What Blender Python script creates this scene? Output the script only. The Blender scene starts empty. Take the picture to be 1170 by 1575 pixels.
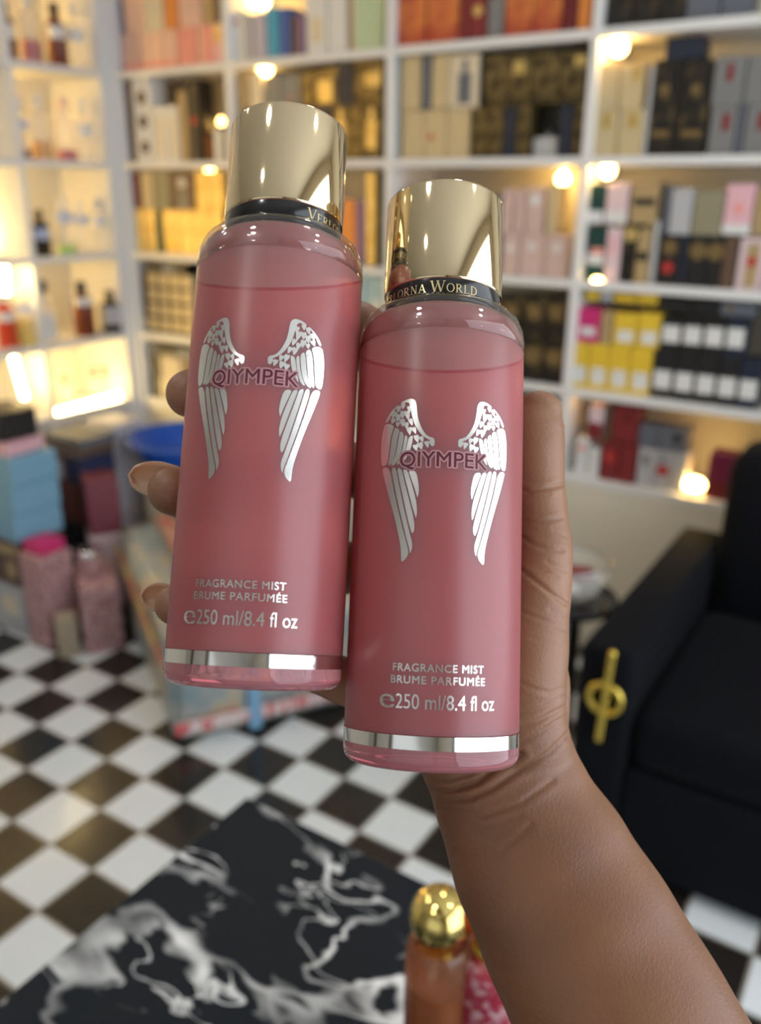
import bpy, bmesh, math, random
import numpy as np
from mathutils import Vector, Matrix
from mathutils.geometry import delaunay_2d_cdt

random.seed(7)
S = bpy.context.scene
COL = S.collection

# ------------------------------------------------------------------ camera
EYE = Vector((0, 0, 1.55))
FPX = 1322.4
RIGHT = Vector((0.83917861, 0.54380178, 0.00767401))
UP = Vector((-0.1973223, 0.29129236, 0.93606232))
FWD = Vector((-0.50679698, 0.78703773, -0.35175053))
cd = bpy.data.cameras.new('camera')
cam = bpy.data.objects.new('camera', cd)
COL.objects.link(cam)
cam.matrix_world = Matrix(((RIGHT.x, UP.x, -FWD.x, EYE.x), (RIGHT.y, UP.y, -FWD.y, EYE.y),
                           (RIGHT.z, UP.z, -FWD.z, EYE.z), (0, 0, 0, 1)))
cd.sensor_fit = 'HORIZONTAL'
cd.sensor_width = 36.0
cd.lens = 36.0 * FPX / 1170.0
cd.clip_start = 0.01
cd.dof.use_dof = True
cd.dof.focus_distance = 0.252
cd.dof.aperture_fstop = 11.5
S.camera = cam

# ------------------------------------------------------------------ exposure, world, daylight
S.view_settings.view_transform = 'Standard'
S.view_settings.look = 'None'
S.view_settings.gamma = 1.0
S.view_settings.use_curve_mapping = False
S.view_settings.exposure = 0.08
S.cycles.use_denoising = True
S.cycles.max_bounces = 10
S.cycles.transparent_max_bounces = 16
S.cycles.sample_clamp_indirect = 6.0
S.cycles.caustics_reflective = True
S.cycles.caustics_refractive = True
W = bpy.data.worlds.new('world')
S.world = W
W.use_nodes = True
W.node_tree.nodes['Background'].inputs[0].default_value = (0.75, 0.87, 1.0, 1)
W.node_tree.nodes['Background'].inputs[1].default_value = 0.6


def area(name, loc, rot, sx, sy, power, col, shape='RECTANGLE'):
    d = bpy.data.lights.new(name, 'AREA')
    d.shape = shape
    d.size = sx
    d.size_y = sy
    d.energy = power
    d.color = col
    o = bpy.data.objects.new(name, d)
    COL.objects.link(o)
    o.location = loc
    o.rotation_euler = rot
    return o


DAY = (0.80, 0.90, 1.0)
area('doorway_daylight', (1.69, 0.75, 1.35), (0, math.radians(90), 0), 2.4, 3.1, 70, DAY)
area('shopfront_daylight', (0.2, -2.15, 1.55), (math.radians(90), 0, 0), 2.4, 1.6, 5, DAY)
for lx, ly in ((-2.0, 0.2), (-2.45, 0.9), (-0.6, -0.3), (-0.6, 1.6), (0.8, 0.9), (-0.6, -1.1)):
    area('ceiling_spotlight', (lx, ly, 2.87), (0, 0, 0), 0.16, 0.16, 3.8, (1.0, 0.97, 0.93), 'DISK')


def ray(px, py):
    return RIGHT * ((px - 585) / FPX) + UP * (-(py - 787.5) / FPX) + FWD


def CP(px, py, d):                 # point at depth d along the lens axis
    return EYE + ray(px, py) * d


def onY(px, py, Y):                # point on a plane parallel to the back wall
    r = ray(px, py)
    return EYE + r * (Y / r.y)


def onX(px, py, X):
    r = ray(px, py)
    return EYE + r * (X / r.x)


def onZ(px, py, Z):
    r = ray(px, py)
    return EYE + r * ((Z - EYE.z) / r.z)


# ------------------------------------------------------------------ materials
MATS = {}


def mat(name, col, rough=0.5, metal=0.0, emit=0.0, ecol=None, trans=0.0, ior=1.45, sss=0.0, sssr=(1, .3, .2),
        sssc=0.01, coat=0.0, sheen=0.0, alpha=1.0, spec=0.5, var=0.0, vscale=30.0, bump=0.0, bscale=200.0):
    if name in MATS:
        return MATS[name]
    m = bpy.data.materials.new(name)
    m.use_nodes = True
    nt = m.node_tree
    p = nt.nodes['Principled BSDF']
    c = tuple(col) + (1,)
    p.inputs['Base Color'].default_value = c
    p.inputs['Roughness'].default_value = rough
    p.inputs['Metallic'].default_value = metal
    p.inputs['IOR'].default_value = ior
    p.inputs['Transmission Weight'].default_value = trans
    p.inputs['Coat Weight'].default_value = coat
    p.inputs['Sheen Weight'].default_value = sheen
    p.inputs['Alpha'].default_value = alpha
    p.inputs['Specular IOR Level'].default_value = spec
    if sss:
        p.inputs['Subsurface Weight'].default_value = sss
        p.inputs['Subsurface Radius'].default_value = sssr
        p.inputs['Subsurface Scale'].default_value = sssc
    if emit:
        p.inputs['Emission Color'].default_value = tuple(ecol or col) + (1,)
        p.inputs['Emission Strength'].default_value = emit
    if var or bump:
        tc = nt.nodes.new('ShaderNodeTexCoord')
    if var:
        n = nt.nodes.new('ShaderNodeTexNoise')
        n.inputs['Scale'].default_value = vscale
        n.inputs['Detail'].default_value = 4
        nt.links.new(tc.outputs['Object'], n.inputs['Vector'])
        mx = nt.nodes.new('ShaderNodeMix')
        mx.data_type = 'RGBA'
        mx.inputs[6].default_value = tuple(max(0, v * (1 - var)) for v in col) + (1,)
        mx.inputs[7].default_value = tuple(min(1, v * (1 + var)) for v in col) + (1,)
        nt.links.new(n.outputs['Fac'], mx.inputs[0])
        nt.links.new(mx.outputs[2], p.inputs['Base Color'])
    if bump:
        n2 = nt.nodes.new('ShaderNodeTexNoise')
        n2.inputs['Scale'].default_value = bscale
        n2.inputs['Detail'].default_value = 3
        nt.links.new(tc.outputs['Object'], n2.inputs['Vector'])
        b = nt.nodes.new('ShaderNodeBump')
        b.inputs['Strength'].default_value = bump
        b.inputs['Distance'].default_value = 0.001
        nt.links.new(n2.outputs['Fac'], b.inputs['Height'])
        nt.links.new(b.outputs['Normal'], p.inputs['Normal'])
    MATS[name] = m
    return m


def two_tone(name, c1, c2, scale, lo=.45, hi=.55, rough=.4, metal=0.0, distort=0.0, bump=0.0, detail=3, tex='noise', stretch=(1, 1, 1)):
    if name in MATS:
        return MATS[name]
    m = bpy.data.materials.new(name)
    m.use_nodes = True
    nt = m.node_tree
    p = nt.nodes['Principled BSDF']
    p.inputs['Roughness'].default_value = rough
    p.inputs['Metallic'].default_value = metal
    tc = nt.nodes.new('ShaderNodeTexCoord')
    mp = nt.nodes.new('ShaderNodeMapping')
    mp.inputs['Scale'].default_value = stretch
    nt.links.new(tc.outputs['Object'], mp.inputs['Vector'])
    if tex == 'noise':
        n = nt.nodes.new('ShaderNodeTexNoise')
        n.inputs['Scale'].default_value = scale
        n.inputs['Detail'].default_value = detail
        n.inputs['Distortion'].default_value = distort
        out = n.outputs['Fac']
    else:
        n = nt.nodes.new('ShaderNodeTexVoronoi')
        n.inputs['Scale'].default_value = scale
        out = n.outputs['Distance']
    nt.links.new(mp.outputs['Vector'], n.inputs['Vector'])
    r = nt.nodes.new('ShaderNodeValToRGB')
    r.color_ramp.elements[0].position = lo
    r.color_ramp.elements[0].color = tuple(c1) + (1,)
    r.color_ramp.elements[1].position = hi
    r.color_ramp.elements[1].color = tuple(c2) + (1,)
    nt.links.new(out, r.inputs[0])
    nt.links.new(r.outputs[0], p.inputs['Base Color'])
    if bump:
        b = nt.nodes.new('ShaderNodeBump')
        b.inputs['Strength'].default_value = bump
        b.inputs['Distance'].default_value = 0.004
        nt.links.new(out, b.inputs['Height'])
        nt.links.new(b.outputs['Normal'], p.inputs['Normal'])
    MATS[name] = m
    return m


# ------------------------------------------------------------------ mesh helpers
def link(name, me, m=None, parent=None, smooth=False):
    o = bpy.data.objects.new(name, me)
    COL.objects.link(o)
    if m is not None:
        me.materials.append(m)
    if smooth:
        me.polygons.foreach_set('use_smooth', [True] * len(me.polygons))
    if parent is not None:
        o.parent = parent
    return o


def obj(name, bm, m=None, parent=None, smooth=False, sharp=None):
    me = bpy.data.meshes.new(name)
    bmesh.ops.recalc_face_normals(bm, faces=bm.faces)
    if sharp is not None:
        for e in bm.edges:
            if len(e.link_faces) == 2 and e.calc_face_angle(0) > math.radians(sharp):
                e.smooth = False
    bm.to_mesh(me)
    bm.free()
    return link(name, me, m, parent, smooth or sharp is not None)


def tag(o, label, cat, group=None, kind=None):
    o['label'] = label
    o['category'] = cat
    if group:
        o['group'] = group
    if kind:
        o['kind'] = kind
    return o


def struct(o):
    o['kind'] = 'structure'
    return o


def empty(name, loc, mw=None):
    o = bpy.data.objects.new(name, None)
    o.empty_display_size = 0.02
    COL.objects.link(o)
    if mw is not None:
        o.matrix_world = mw
    else:
        o.location = loc
    return o


def box_bm(x0, x1, y0, y1, z0, z1, bev=0.0, seg=1, bm=None):
    b = bmesh.new()
    vs = [b.verts.new(v) for v in ((x0, y0, z0), (x1, y0, z0), (x1, y1, z0), (x0, y1, z0),
                                   (x0, y0, z1), (x1, y0, z1), (x1, y1, z1), (x0, y1, z1))]
    for f in ((0, 3, 2, 1), (4, 5, 6, 7), (0, 1, 5, 4), (1, 2, 6, 5), (2, 3, 7, 6), (3, 0, 4, 7)):
        b.faces.new([vs[i] for i in f])
    if bev:
        bmesh.ops.bevel(b, geom=list(b.edges), offset=bev, segments=seg, affect='EDGES', profile=0.5)
    if bm is not None:
        me = bpy.data.meshes.new('t')
        b.to_mesh(me)
        b.free()
        bm.from_mesh(me)
        bpy.data.meshes.remove(me)
        return bm
    return b


def lathe_bm(prof, seg=32, bm=None, closed=False):
    b = bm or bmesh.new()
    rings = []
    for r, z in prof:
        if r < 1e-6:
            rings.append([b.verts.new((0, 0, z))])
        else:
            rings.append([b.verts.new((r * math.cos(2 * math.pi * i / seg), r * math.sin(2 * math.pi * i / seg), z)) for i in range(seg)])
    n = len(rings)
    for k in range(n if closed else n - 1):
        A, B = rings[k], rings[(k + 1) % n]
        for i in range(seg):
            j = (i + 1) % seg
            if len(A) == 1 and len(B) == 1:
                continue
            if len(A) == 1:
                b.faces.new((A[0], B[j], B[i]))
            elif len(B) == 1:
                b.faces.new((A[i], A[j], B[0]))
            else:
                b.faces.new((A[i], A[j], B[j], B[i]))
    return b


def arc(cx, cz, r, a0, a1, n=6):
    return [(cx + r * math.cos(math.radians(a0 + (a1 - a0) * i / n)), cz + r * math.sin(math.radians(a0 + (a1 - a0) * i / n))) for i in range(n + 1)]


def tube_bm(pts, rads, seg=20, bm=None, side=None):
    """closed tube with round ends; rads = list of r or (r_side, r_depth); side = reference vector for the second axis"""
    b = bm or bmesh.new()
    pts = [Vector(p) for p in pts]
    # Catmull-Rom resample
    P2, R2 = [], []
    n = len(pts)
    rr = [r if isinstance(r, tuple) else (r, r) for r in rads]
    for i in range(n - 1):
        p0, p1, p2, p3 = pts[max(i - 1, 0)], pts[i], pts[i + 1], pts[min(i + 2, n - 1)]
        m = 8
        for k in range(m):
            t = k / m
            P2.append(0.5 * ((2 * p1) + (p2 - p0) * t + (2 * p0 - 5 * p1 + 4 * p2 - p3) * t * t + (3 * p1 - p0 - 3 * p2 + p3) * t ** 3))
            s = t * t * (3 - 2 * t)
            R2.append((rr[i][0] * (1 - s) + rr[i + 1][0] * s, rr[i][1] * (1 - s) + rr[i + 1][1] * s))
    P2.append(pts[-1])
    R2.append(rr[-1])
    ref = side or FWD
    rings = []

    def ring(p, t, ra, rb):
        d = (ref - t * ref.dot(t)).normalized()   # depth direction
        s = t.cross(d).normalized()
        return [b.verts.new(p + s * (ra * math.cos(2 * math.pi * i / seg)) + d * (rb * math.sin(2 * math.pi * i / seg))) for i in range(seg)]
    N = len(P2)
    tans = []
    for i in range(N):
        tans.append((P2[min(i + 1, N - 1)] - P2[max(i - 1, 0)]).normalized())
    t0 = tans[0]
    first = b.verts.new(P2[0] - t0 * R2[0][1])
    for a in (75, 55, 35, 17):
        f = math.cos(math.radians(a))
        rings.append(ring(P2[0] - t0 * (R2[0][1] * math.sin(math.radians(a))), t0, R2[0][0] * f, R2[0][1] * f))
    for i in range(N):
        rings.append(ring(P2[i], tans[i], *R2[i]))
    t1 = tans[-1]
    for a in (17, 35, 55, 75):
        f = math.cos(math.radians(a))
        rings.append(ring(P2[-1] + t1 * (R2[-1][1] * math.sin(math.radians(a))), t1, R2[-1][0] * f, R2[-1][1] * f))
    last = b.verts.new(P2[-1] + t1 * R2[-1][1])
    for i in range(seg):
        j = (i + 1) % seg
        b.faces.new((first, rings[0][j], rings[0][i]))
        b.faces.new((last, rings[-1][i], rings[-1][j]))
        for k in range(len(rings) - 1):
            b.faces.new((rings[k][i], rings[k][j], rings[k + 1][j], rings[k + 1][i]))
    return b


# ------------------------------------------------------------------ room
SH = [2.33, 1.99, 1.647, 1.283, 0.937, 0.637]       # shelf heights (top of board), L0..L5
YF = 2.70                                           # front of the back shelving
XF = -3.08                                          # front of the left shelving
DX = [-3.05, -2.44, -1.72, -1.012, -0.30, 0.42]     # back dividers
DY = [0.83, 1.53, 2.23, 2.66]                        # left dividers

plaster = mat('cream_plaster', (0.72, 0.66, 0.56), 0.8, var=.05, vscale=6)
white = mat('white_shelf_paint', (0.78, 0.77, 0.76), 0.45, var=.02, vscale=8)

# checker floor material: 155 mm tiles aligned with the room
fm = bpy.data.materials.new('checker_floor_tiles')
fm.use_nodes = True
nt = fm.node_tree
pb = nt.nodes['Principled BSDF']
geo = nt.nodes.new('ShaderNodeNewGeometry')
sep = nt.nodes.new('ShaderNodeSeparateXYZ')
nt.links.new(geo.outputs['Position'], sep.inputs[0])


def mth(op, a, b=None, nt=nt):
    n = nt.nodes.new('ShaderNodeMath')
    n.operation = op
    for i, v in enumerate((a, b)):
        if v is None:
            continue
        if isinstance(v, (int, float)):
            n.inputs[i].default_value = v
        else:
            nt.links.new(v, n.inputs[i])
    return n.outputs[0]


TS = 0.155
OX, OY = -1.782 + 0.155, 1.163
ux = mth('DIVIDE', mth('SUBTRACT', sep.outputs[0], OX), TS)
uy = mth('DIVIDE', mth('SUBTRACT', sep.outputs[1], OY), TS)
par = mth('MODULO', mth('ADD', mth('ADD', mth('FLOOR', ux), mth('FLOOR', uy)), 400), 2)
gx = mth('ABSOLUTE', mth('SUBTRACT', mth('FRACT', ux), 0.5))
gy = mth('ABSOLUTE', mth('SUBTRACT', mth('FRACT', uy), 0.5))
grout = mth('GREATER_THAN', mth('MAXIMUM', gx, gy), 0.478)
nz = nt.nodes.new('ShaderNodeTexNoise')
nz.inputs['Scale'].default_value = 5
nt.links.new(geo.outputs['Position'], nz.inputs['Vector'])
wr = nt.nodes.new('ShaderNodeMix')
wr.data_type = 'RGBA'
wr.inputs[6].default_value = (.77, .81, .83, 1)
wr.inputs[7].default_value = (.86, .90, .92, 1)
nt.links.new(nz.outputs['Fac'], wr.inputs[0])
mx = nt.nodes.new('ShaderNodeMix')
mx.data_type = 'RGBA'
nt.links.new(par, mx.inputs[0])
nt.links.new(wr.outputs[2], mx.inputs[6])
mx.inputs[7].default_value = (.022, .018, .016, 1)
mg = nt.nodes.new('ShaderNodeMix')
mg.data_type = 'RGBA'
nt.links.new(grout, mg.inputs[0])
nt.links.new(mx.outputs[2], mg.inputs[6])
mg.inputs[7].default_value = (.30, .27, .23, 1)
nt.links.new(mg.outputs[2], pb.inputs['Base Color'])
pb.inputs['Roughness'].default_value = 0.16

XR, Y0, YB, XL, ZC = 1.75, -2.2, 3.03, -3.42, 2.9
struct(obj('floor', box_bm(XL - .1, XR + .1, Y0 - .1, YB + .1, -.08, 0), fm))
struct(obj('ceiling', box_bm(XL - .1, XR + .1, Y0 - .1, YB + .1, ZC, ZC + .08), mat('ceiling_paint', (.8, .78, .74), .8)))
struct(obj('wall_back', box_bm(XL - .1, XR + .1, YB, YB + .1, 0, ZC), plaster))
struct(obj('wall_left', box_bm(XL - .1, XL, Y0, YB, 0, ZC), plaster))
struct(obj('wall_front', box_bm(XL, XR, Y0 - .1, Y0, 0, ZC), mat('grey_beige_plaster', (.46, .44, .40), .8)))
strip_m = mat('dark_reflection_strip', (.05, .03, .02), .4)  # unseen dark strips, added so the gold caps reflect stripes
for i, (tx0, tx1) in enumerate(((-2.6, -2.35), (-1.25, -1.12), (1.45, 1.6))):
    struct(obj('reflection_strip_%d' % (i + 1), box_bm(tx0, tx1, Y0 + .0005, Y0 + .05, 0.0005, 2.4), strip_m))
struct(obj('reflection_strip_4', box_bm(XR - .05, XR - .0005, -.96, -.84, 0.0005, 2.6), strip_m))
struct(obj('reflection_strip_5', box_bm(XR - .05, XR - .0005, 2.34, 2.46, 0.0005, 2.6), strip_m))
struct(obj('wall_right', box_bm(XR, XR + .1, Y0, YB, 0, ZC), plaster))

# ---- white shelving along the back wall
T = 0.013
root = empty('wall_shelving', (-1.7, YF, 0))
tag(root, 'white open shelving of tall columns filled with perfume boxes along the back wall', 'shelving')


def kid(name, x0, x1, y0, y1, z0, z1, m, parent, bev=.0015):
    loc = parent.location
    return obj(name, box_bm(x0 - loc.x, x1 - loc.x, y0 - loc.y, y1 - loc.y, z0 - loc.z, z1 - loc.z, bev), m, parent)


cream = mat('cream_shelf_back', (0.74, 0.68, 0.56), 0.6)
for i, x in enumerate(DX):
    kid('divider', x - T, x + T, YF, 3.0, .0, 2.75, white, root)
for z in SH + [2.66]:
    for i in range(len(DX) - 1):
        kid('shelf', DX[i] + T + .0004, DX[i + 1] - T - .0004, YF + .002, 3.0, z - .026, z, white, root)
kid('corner_post', -3.10, DX[0] - T - .0003, 2.6735, 2.74, 0, 2.75, white, root)
kid('back_panel', DX[0], DX[-1], 3.001, 3.02, 0, 2.75, cream, root)
for i in range(len(DX) - 1):
    kid('base_panel', DX[i] + T + .0006, DX[i + 1] - T - .0006, YF + .006, YF + .024, .0, SH[5] - .027, cream, root)

root2 = empty('wall_shelving', (XF, 1.7, 0))
tag(root2, 'white open shelving on the left wall holding scattered mist bottles in yellow light', 'shelving')
for y in DY:
    kid('divider', -3.40, XF, y - T, y + T, 0, 2.75, white, root2)
for z in SH + [2.66]:
    for i in range(len(DY) - 1):
        kid('shelf', -3.40, XF - .002, DY[i] + T + .0004, DY[i + 1] - T - .0004, z - .026, z, white, root2)
kid('back_panel', -3.418, -3.401, DY[0], DY[-1], 0, 2.75, cream, root2)
for i in range(len(DY) - 1):
    kid('base_panel', XF - .024, XF - .006, DY[i] + T + .0006, DY[i + 1] - T - .0006, 0, SH[5] - .027, mat('grey_base_panel', (.55, .55, .58), .5), root2)

led = mat('hidden_strip_glow', (1, .9, .7), .4, emit=135, ecol=(1.0, .64, .19))  # unseen strips, added to fill the left cubbies with warm light
for y in DY[:-1]:
    for k in range(5):
        kid('hidden_led_strip', XF - .27, XF - .262, y + T + .0004, y + T + .006, SH[k + 1] + .03, SH[k] - .05, led, root2, 0)

# ------------------------------------------------------------------ the two perfume mist bottles
MM = 0.001
RB = 25.8


def bottle_frame(base, top):
    w = (top - base).normalized()
    n = EYE - (base + top) / 2
    n = (n - w * n.dot(w)).normalized()
    y = -n
    x = y.cross(w)
    return Matrix(((x.x, y.x, w.x, base.x), (x.y, y.y, w.y, base.y), (x.z, y.z, w.z, base.z), (0, 0, 0, 1)))


FR_R = bottle_frame(CP(661.5, 1172, .2535), CP(684.5, 322, .2798))     # right bottle
FR_L = bottle_frame(CP(388.5, 1055, .2512), CP(445.2, 220, .2775))      # left bottle


def to_cyl(px, py, M=FR_R, R=RB):
    Mi = M.inverted()
    o = (Mi @ EYE) * 1000
    d = Mi.to_3x3() @ ray(px, py)
    a = d.x ** 2 + d.y ** 2
    b = 2 * (o.x * d.x + o.y * d.y)
    c = o.x ** 2 + o.y ** 2 - R * R
    q = max(b * b - 4 * a * c, 0)
    t = (-b - math.sqrt(q)) / (2 * a)
    p = o + d * t
    return math.atan2(p.x, -p.y), p.z


TC = math.radians(4.7)           # the print is centred here on the bottle the print was measured on


def S_(px, py):
    th, z = to_cyl(px, py)
    return ((th - TC) * RB, z)


def wrap(s, z, tc, R):
    th = s / RB + tc
    return (R * math.sin(th) * MM, -R * math.cos(th) * MM, z * MM)


def inset(poly, d):
    A = sum(poly[i - 1][0] * poly[i][1] - poly[i][0] * poly[i - 1][1] for i in range(len(poly)))
    sg = 1 if A > 0 else -1
    out = []
    n = len(poly)
    for i in range(n):
        a, b = poly[i - 1], poly[(i + 1) % n]
        tx, tz = b[0] - a[0], b[1] - a[1]
        L = math.hypot(tx, tz) or 1
        out.append((poly[i][0] - sg * tz / L * d, poly[i][1] + sg * tx / L * d))
    return out


def dense(poly, step):
    out = []
    n = len(poly)
    for i in range(n):
        a, b = poly[i], poly[(i + 1) % n]
        L = math.hypot(b[0] - a[0], b[1] - a[1])
        k = max(1, int(L / step))
        for j in range(k):
            out.append((a[0] + (b[0] - a[0]) * j / k, a[1] + (b[1] - a[1]) * j / k))
    return out


def chaikin(poly, n=2):
    for _ in range(n):
        q = []
        for i in range(len(poly)):
            a, b = poly[i], poly[(i + 1) % len(poly)]
            q += [(a[0] * .75 + b[0] * .25, a[1] * .75 + b[1] * .25), (a[0] * .25 + b[0] * .75, a[1] * .25 + b[1] * .75)]
        poly = q
    return poly


def inside(p, poly):
    r = False
    j = len(poly) - 1
    for i in range(len(poly)):
        a, b = poly[i], poly[j]
        if (a[1] > p[1]) != (b[1] > p[1]) and p[0] < (b[0] - a[0]) * (p[1] - a[1]) / (b[1] - a[1]) + a[0]:
            r = not r
        j = i
    return r


def foil_bm(polys, tc, R, thick=0.03, step=1.0, zmap=None):
    """thin printed foil: polygons in unrolled millimetres laid on the cylinder"""
    bm = bmesh.new()
    for poly in polys:
        P = dense(poly, step)
        n = len(P)
        xs = [p[0] for p in P]
        zs = [p[1] for p in P]
        pts = [Vector(p) for p in P]
        x = math.floor(min(xs) / step) * step + step * .5
        while x < max(xs):
            z = min(zs) + step * .5
            while z < max(zs):
                if inside((x, z), P):
                    pts.append(Vector((x, z)))
                z += step * 2
            x += step
        vs, es, fs, *_ = delaunay_2d_cdt(pts, [(i, (i + 1) % n) for i in range(n)], [list(range(n))], 1, 1e-5)
        bv = [bm.verts.new(wrap(v[0], v[1], tc, R + thick)) for v in vs]
        for f in fs:
            try:
                bm.faces.new([bv[i] for i in f])
            except ValueError:
                pass
    return bm


_C7 = lambda x, y: S_(640 + x / 5.081, 590 + y / 5.081)
WING = [
    [(330, 505), (325, 450), (338, 432), (375, 425), (402, 405), (432, 360), (456, 305), (468, 250), (474, 190), (484, 155), (505, 140), (540, 145), (590, 180), (580, 188), (548, 172), (530, 172), (518, 215), (502, 285), (482, 340), (452, 388), (418, 425), (385, 443), (356, 455), (347, 480)],
    [(488, 425), (505, 430), (521, 445), (530, 500), (540, 570), (556, 650), (530, 612), (505, 550), (492, 490)],
    [(526, 438), (548, 423), (553, 470), (560, 540), (577, 610), (600, 667), (572, 655), (552, 610), (540, 560), (530, 490)],
    [(553, 420), (580, 393), (591, 440), (598, 520), (608, 600), (640, 682), (610, 672), (585, 630), (568, 570), (558, 490)],
    [(585, 390), (618, 368), (634, 420), (641, 500), (647, 590), (656, 684), (630, 664), (611, 610), (602, 520), (594, 440)],
    [(622, 366), (652, 348), (690, 355), (701, 420), (706, 500), (704, 600), (696, 688), (672, 682), (657, 660), (652, 600), (646, 500), (638, 420)],
    [(592, 184), (640, 235), (672, 295), (689, 348), (668, 344), (650, 290), (622, 235)],
    [(638, 690), (694, 690), (677, 770), (647, 880), (612, 1000), (582, 1110), (557, 1210), (534, 1310), (530, 1425), (505, 1408), (482, 1372), (476, 1330), (500, 1250), (535, 1130), (575, 980), (610, 840)],
    [(599, 680), (632, 692), (604, 830), (569, 975), (529, 1125), (494, 1250), (471, 1325), (470, 1355), (455, 1330), (450, 1270), (475, 1190), (510, 1060), (545, 920), (578, 780)],
    [(558, 690), (593, 685), (573, 775), (539, 915), (504, 1055), (469, 1180), (452, 1195), (440, 1150), (450, 1080), (480, 970), (515, 850), (543, 750)],
    [(518, 695), (552, 695), (537, 750), (507, 850), (474, 965), (444, 1060), (435, 1075), (428, 1020), (440, 930), (470, 830), (498, 750)],
    [(455, 695), (512, 697), (491, 755), (462, 830), (438, 905), (432, 912), (422, 860), (432, 780)],
]
HEARTS = [(350, 478, 24, 44, 15), (382, 488, 28, 48, 18), (430, 505, 34, 52, 20), (465, 520, 30, 44, 15), (423, 452, 26, 44, 22), (460, 452, 30, 56, 18),
          (480, 388, 26, 50, 22), (508, 325, 26, 50, 22), (517, 395, 30, 56, 10), (540, 355, 28, 48, 10), (536, 275, 30, 66, 14), (526, 226, 22, 46, 14),
          (572, 272, 28, 52, 0), (570, 335, 30, 56, 8), (572, 205, 24, 42, -4), (602, 300, 28, 56, -6), (602, 232, 24, 50, -8), (632, 280, 26, 56, -16), (602, 352, 22, 36, -4), (636, 328, 26, 44, -20)]


def heart(cx, cy, w, h, rot):
    P = [(0, -.38), (.16, -.5), (.36, -.48), (.5, -.3), (.44, -.05), (.22, .25), (0, .5), (-.22, .25), (-.44, -.05), (-.5, -.3), (-.36, -.48), (-.16, -.5)]
    c, s = math.cos(math.radians(rot)), math.sin(math.radians(rot))
    return [(cx + w * x * c - h * y * s, cy + w * x * s + h * y * c) for x, y in P]


WING_S = [inset(chaikin([_C7(*p) for p in poly], 2), .0 if i == 0 else .055) for i, poly in enumerate(WING)] + [chaikin([_C7(*p) for p in heart(h[0], h[1], h[2] * 1.34, h[3] * 1.22, h[4])], 1) for h in HEARTS]
WING_M = [[(-s, z) for s, z in reversed(p)] for p in WING_S]


def text_mesh(body, spacing=1.0):
    cu = bpy.data.curves.new('lettering', 'FONT')
    cu.body = body
    cu.size = 1.0
    cu.space_character = spacing
    cu.resolution_u = 4
    o = bpy.data.objects.new('lettering', cu)
    COL.objects.link(o)
    dg = bpy.context.evaluated_depsgraph_get()
    me = bpy.data.meshes.new_from_object(o.evaluated_get(dg))
    bpy.data.objects.remove(o)
    return me


def text_on(body, s0, s1, z0, h, tc, R, m, parent, name, grow=0.0, spacing=1.0, squeeze=1.0):
    """letters fitted from s0 to s1 (unrolled mm), baseline z0, capital height h; grow thickens every stroke by that many mm"""
    me = text_mesh(body, spacing=spacing)
    co = np.array([v.co for v in me.vertices])
    x0, x1 = co[:, 0].min(), co[:, 0].max()
    fs = [tuple(p.vertices) for p in me.polygons]
    bpy.data.meshes.remove(me)
    sh = [(0, 0)] + ([(grow * math.cos(a), grow * math.sin(a)) for a in [2 * math.pi * i / 12 for i in range(12)]] if grow else [])
    bm = bmesh.new()
    for q, (dx, dz_) in enumerate(sh):
        vs = [bm.verts.new(wrap(s0 + (c[0] - x0) / (x1 - x0) * (s1 - s0) + dx, z0 + c[1] / .70 * h + dz_, tc, R + q * .0004)) for c in co]
        for f in fs:
            try:
                bm.faces.new([vs[i] for i in f])
            except ValueError:
                pass
    return obj(name, bm, m, parent)


# serif letters for the collar, drawn with strokes (unit height)
def _stroke(P, w0, w1=None):
    w1 = w1 or w0
    (x0, y0), (x1, y1) = P
    L = math.hypot(x1 - x0, y1 - y0)
    nx, ny = -(y1 - y0) / L, (x1 - x0) / L
    return [(x0 + nx * w0 / 2, y0 + ny * w0 / 2), (x0 - nx * w0 / 2, y0 - ny * w0 / 2), (x1 - nx * w1 / 2, y1 - ny * w1 / 2), (x1 + nx * w1 / 2, y1 + ny * w1 / 2)]


def _ser(x, y, w=.26):
    return _stroke(((x - w / 2, y), (x + w / 2, y)), .05)


def _oval(cx, cy, rx, ry, a0, a1, th=.13, tv=.05, n=14):
    out = []
    for i in range(n):
        A, B = [math.radians(a0 + (a1 - a0) * k / n) for k in (i, i + 1)]
        q = []
        for a, f in ((A, 1), (B, 1), (B, -1), (A, -1)):
            t = tv + (th - tv) * abs(math.cos(a))
            q.append((cx + (rx + f * t / 2) * math.cos(a), cy + (ry + f * t / 2) * math.sin(a)))
        out.append(q)
    return out


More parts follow.
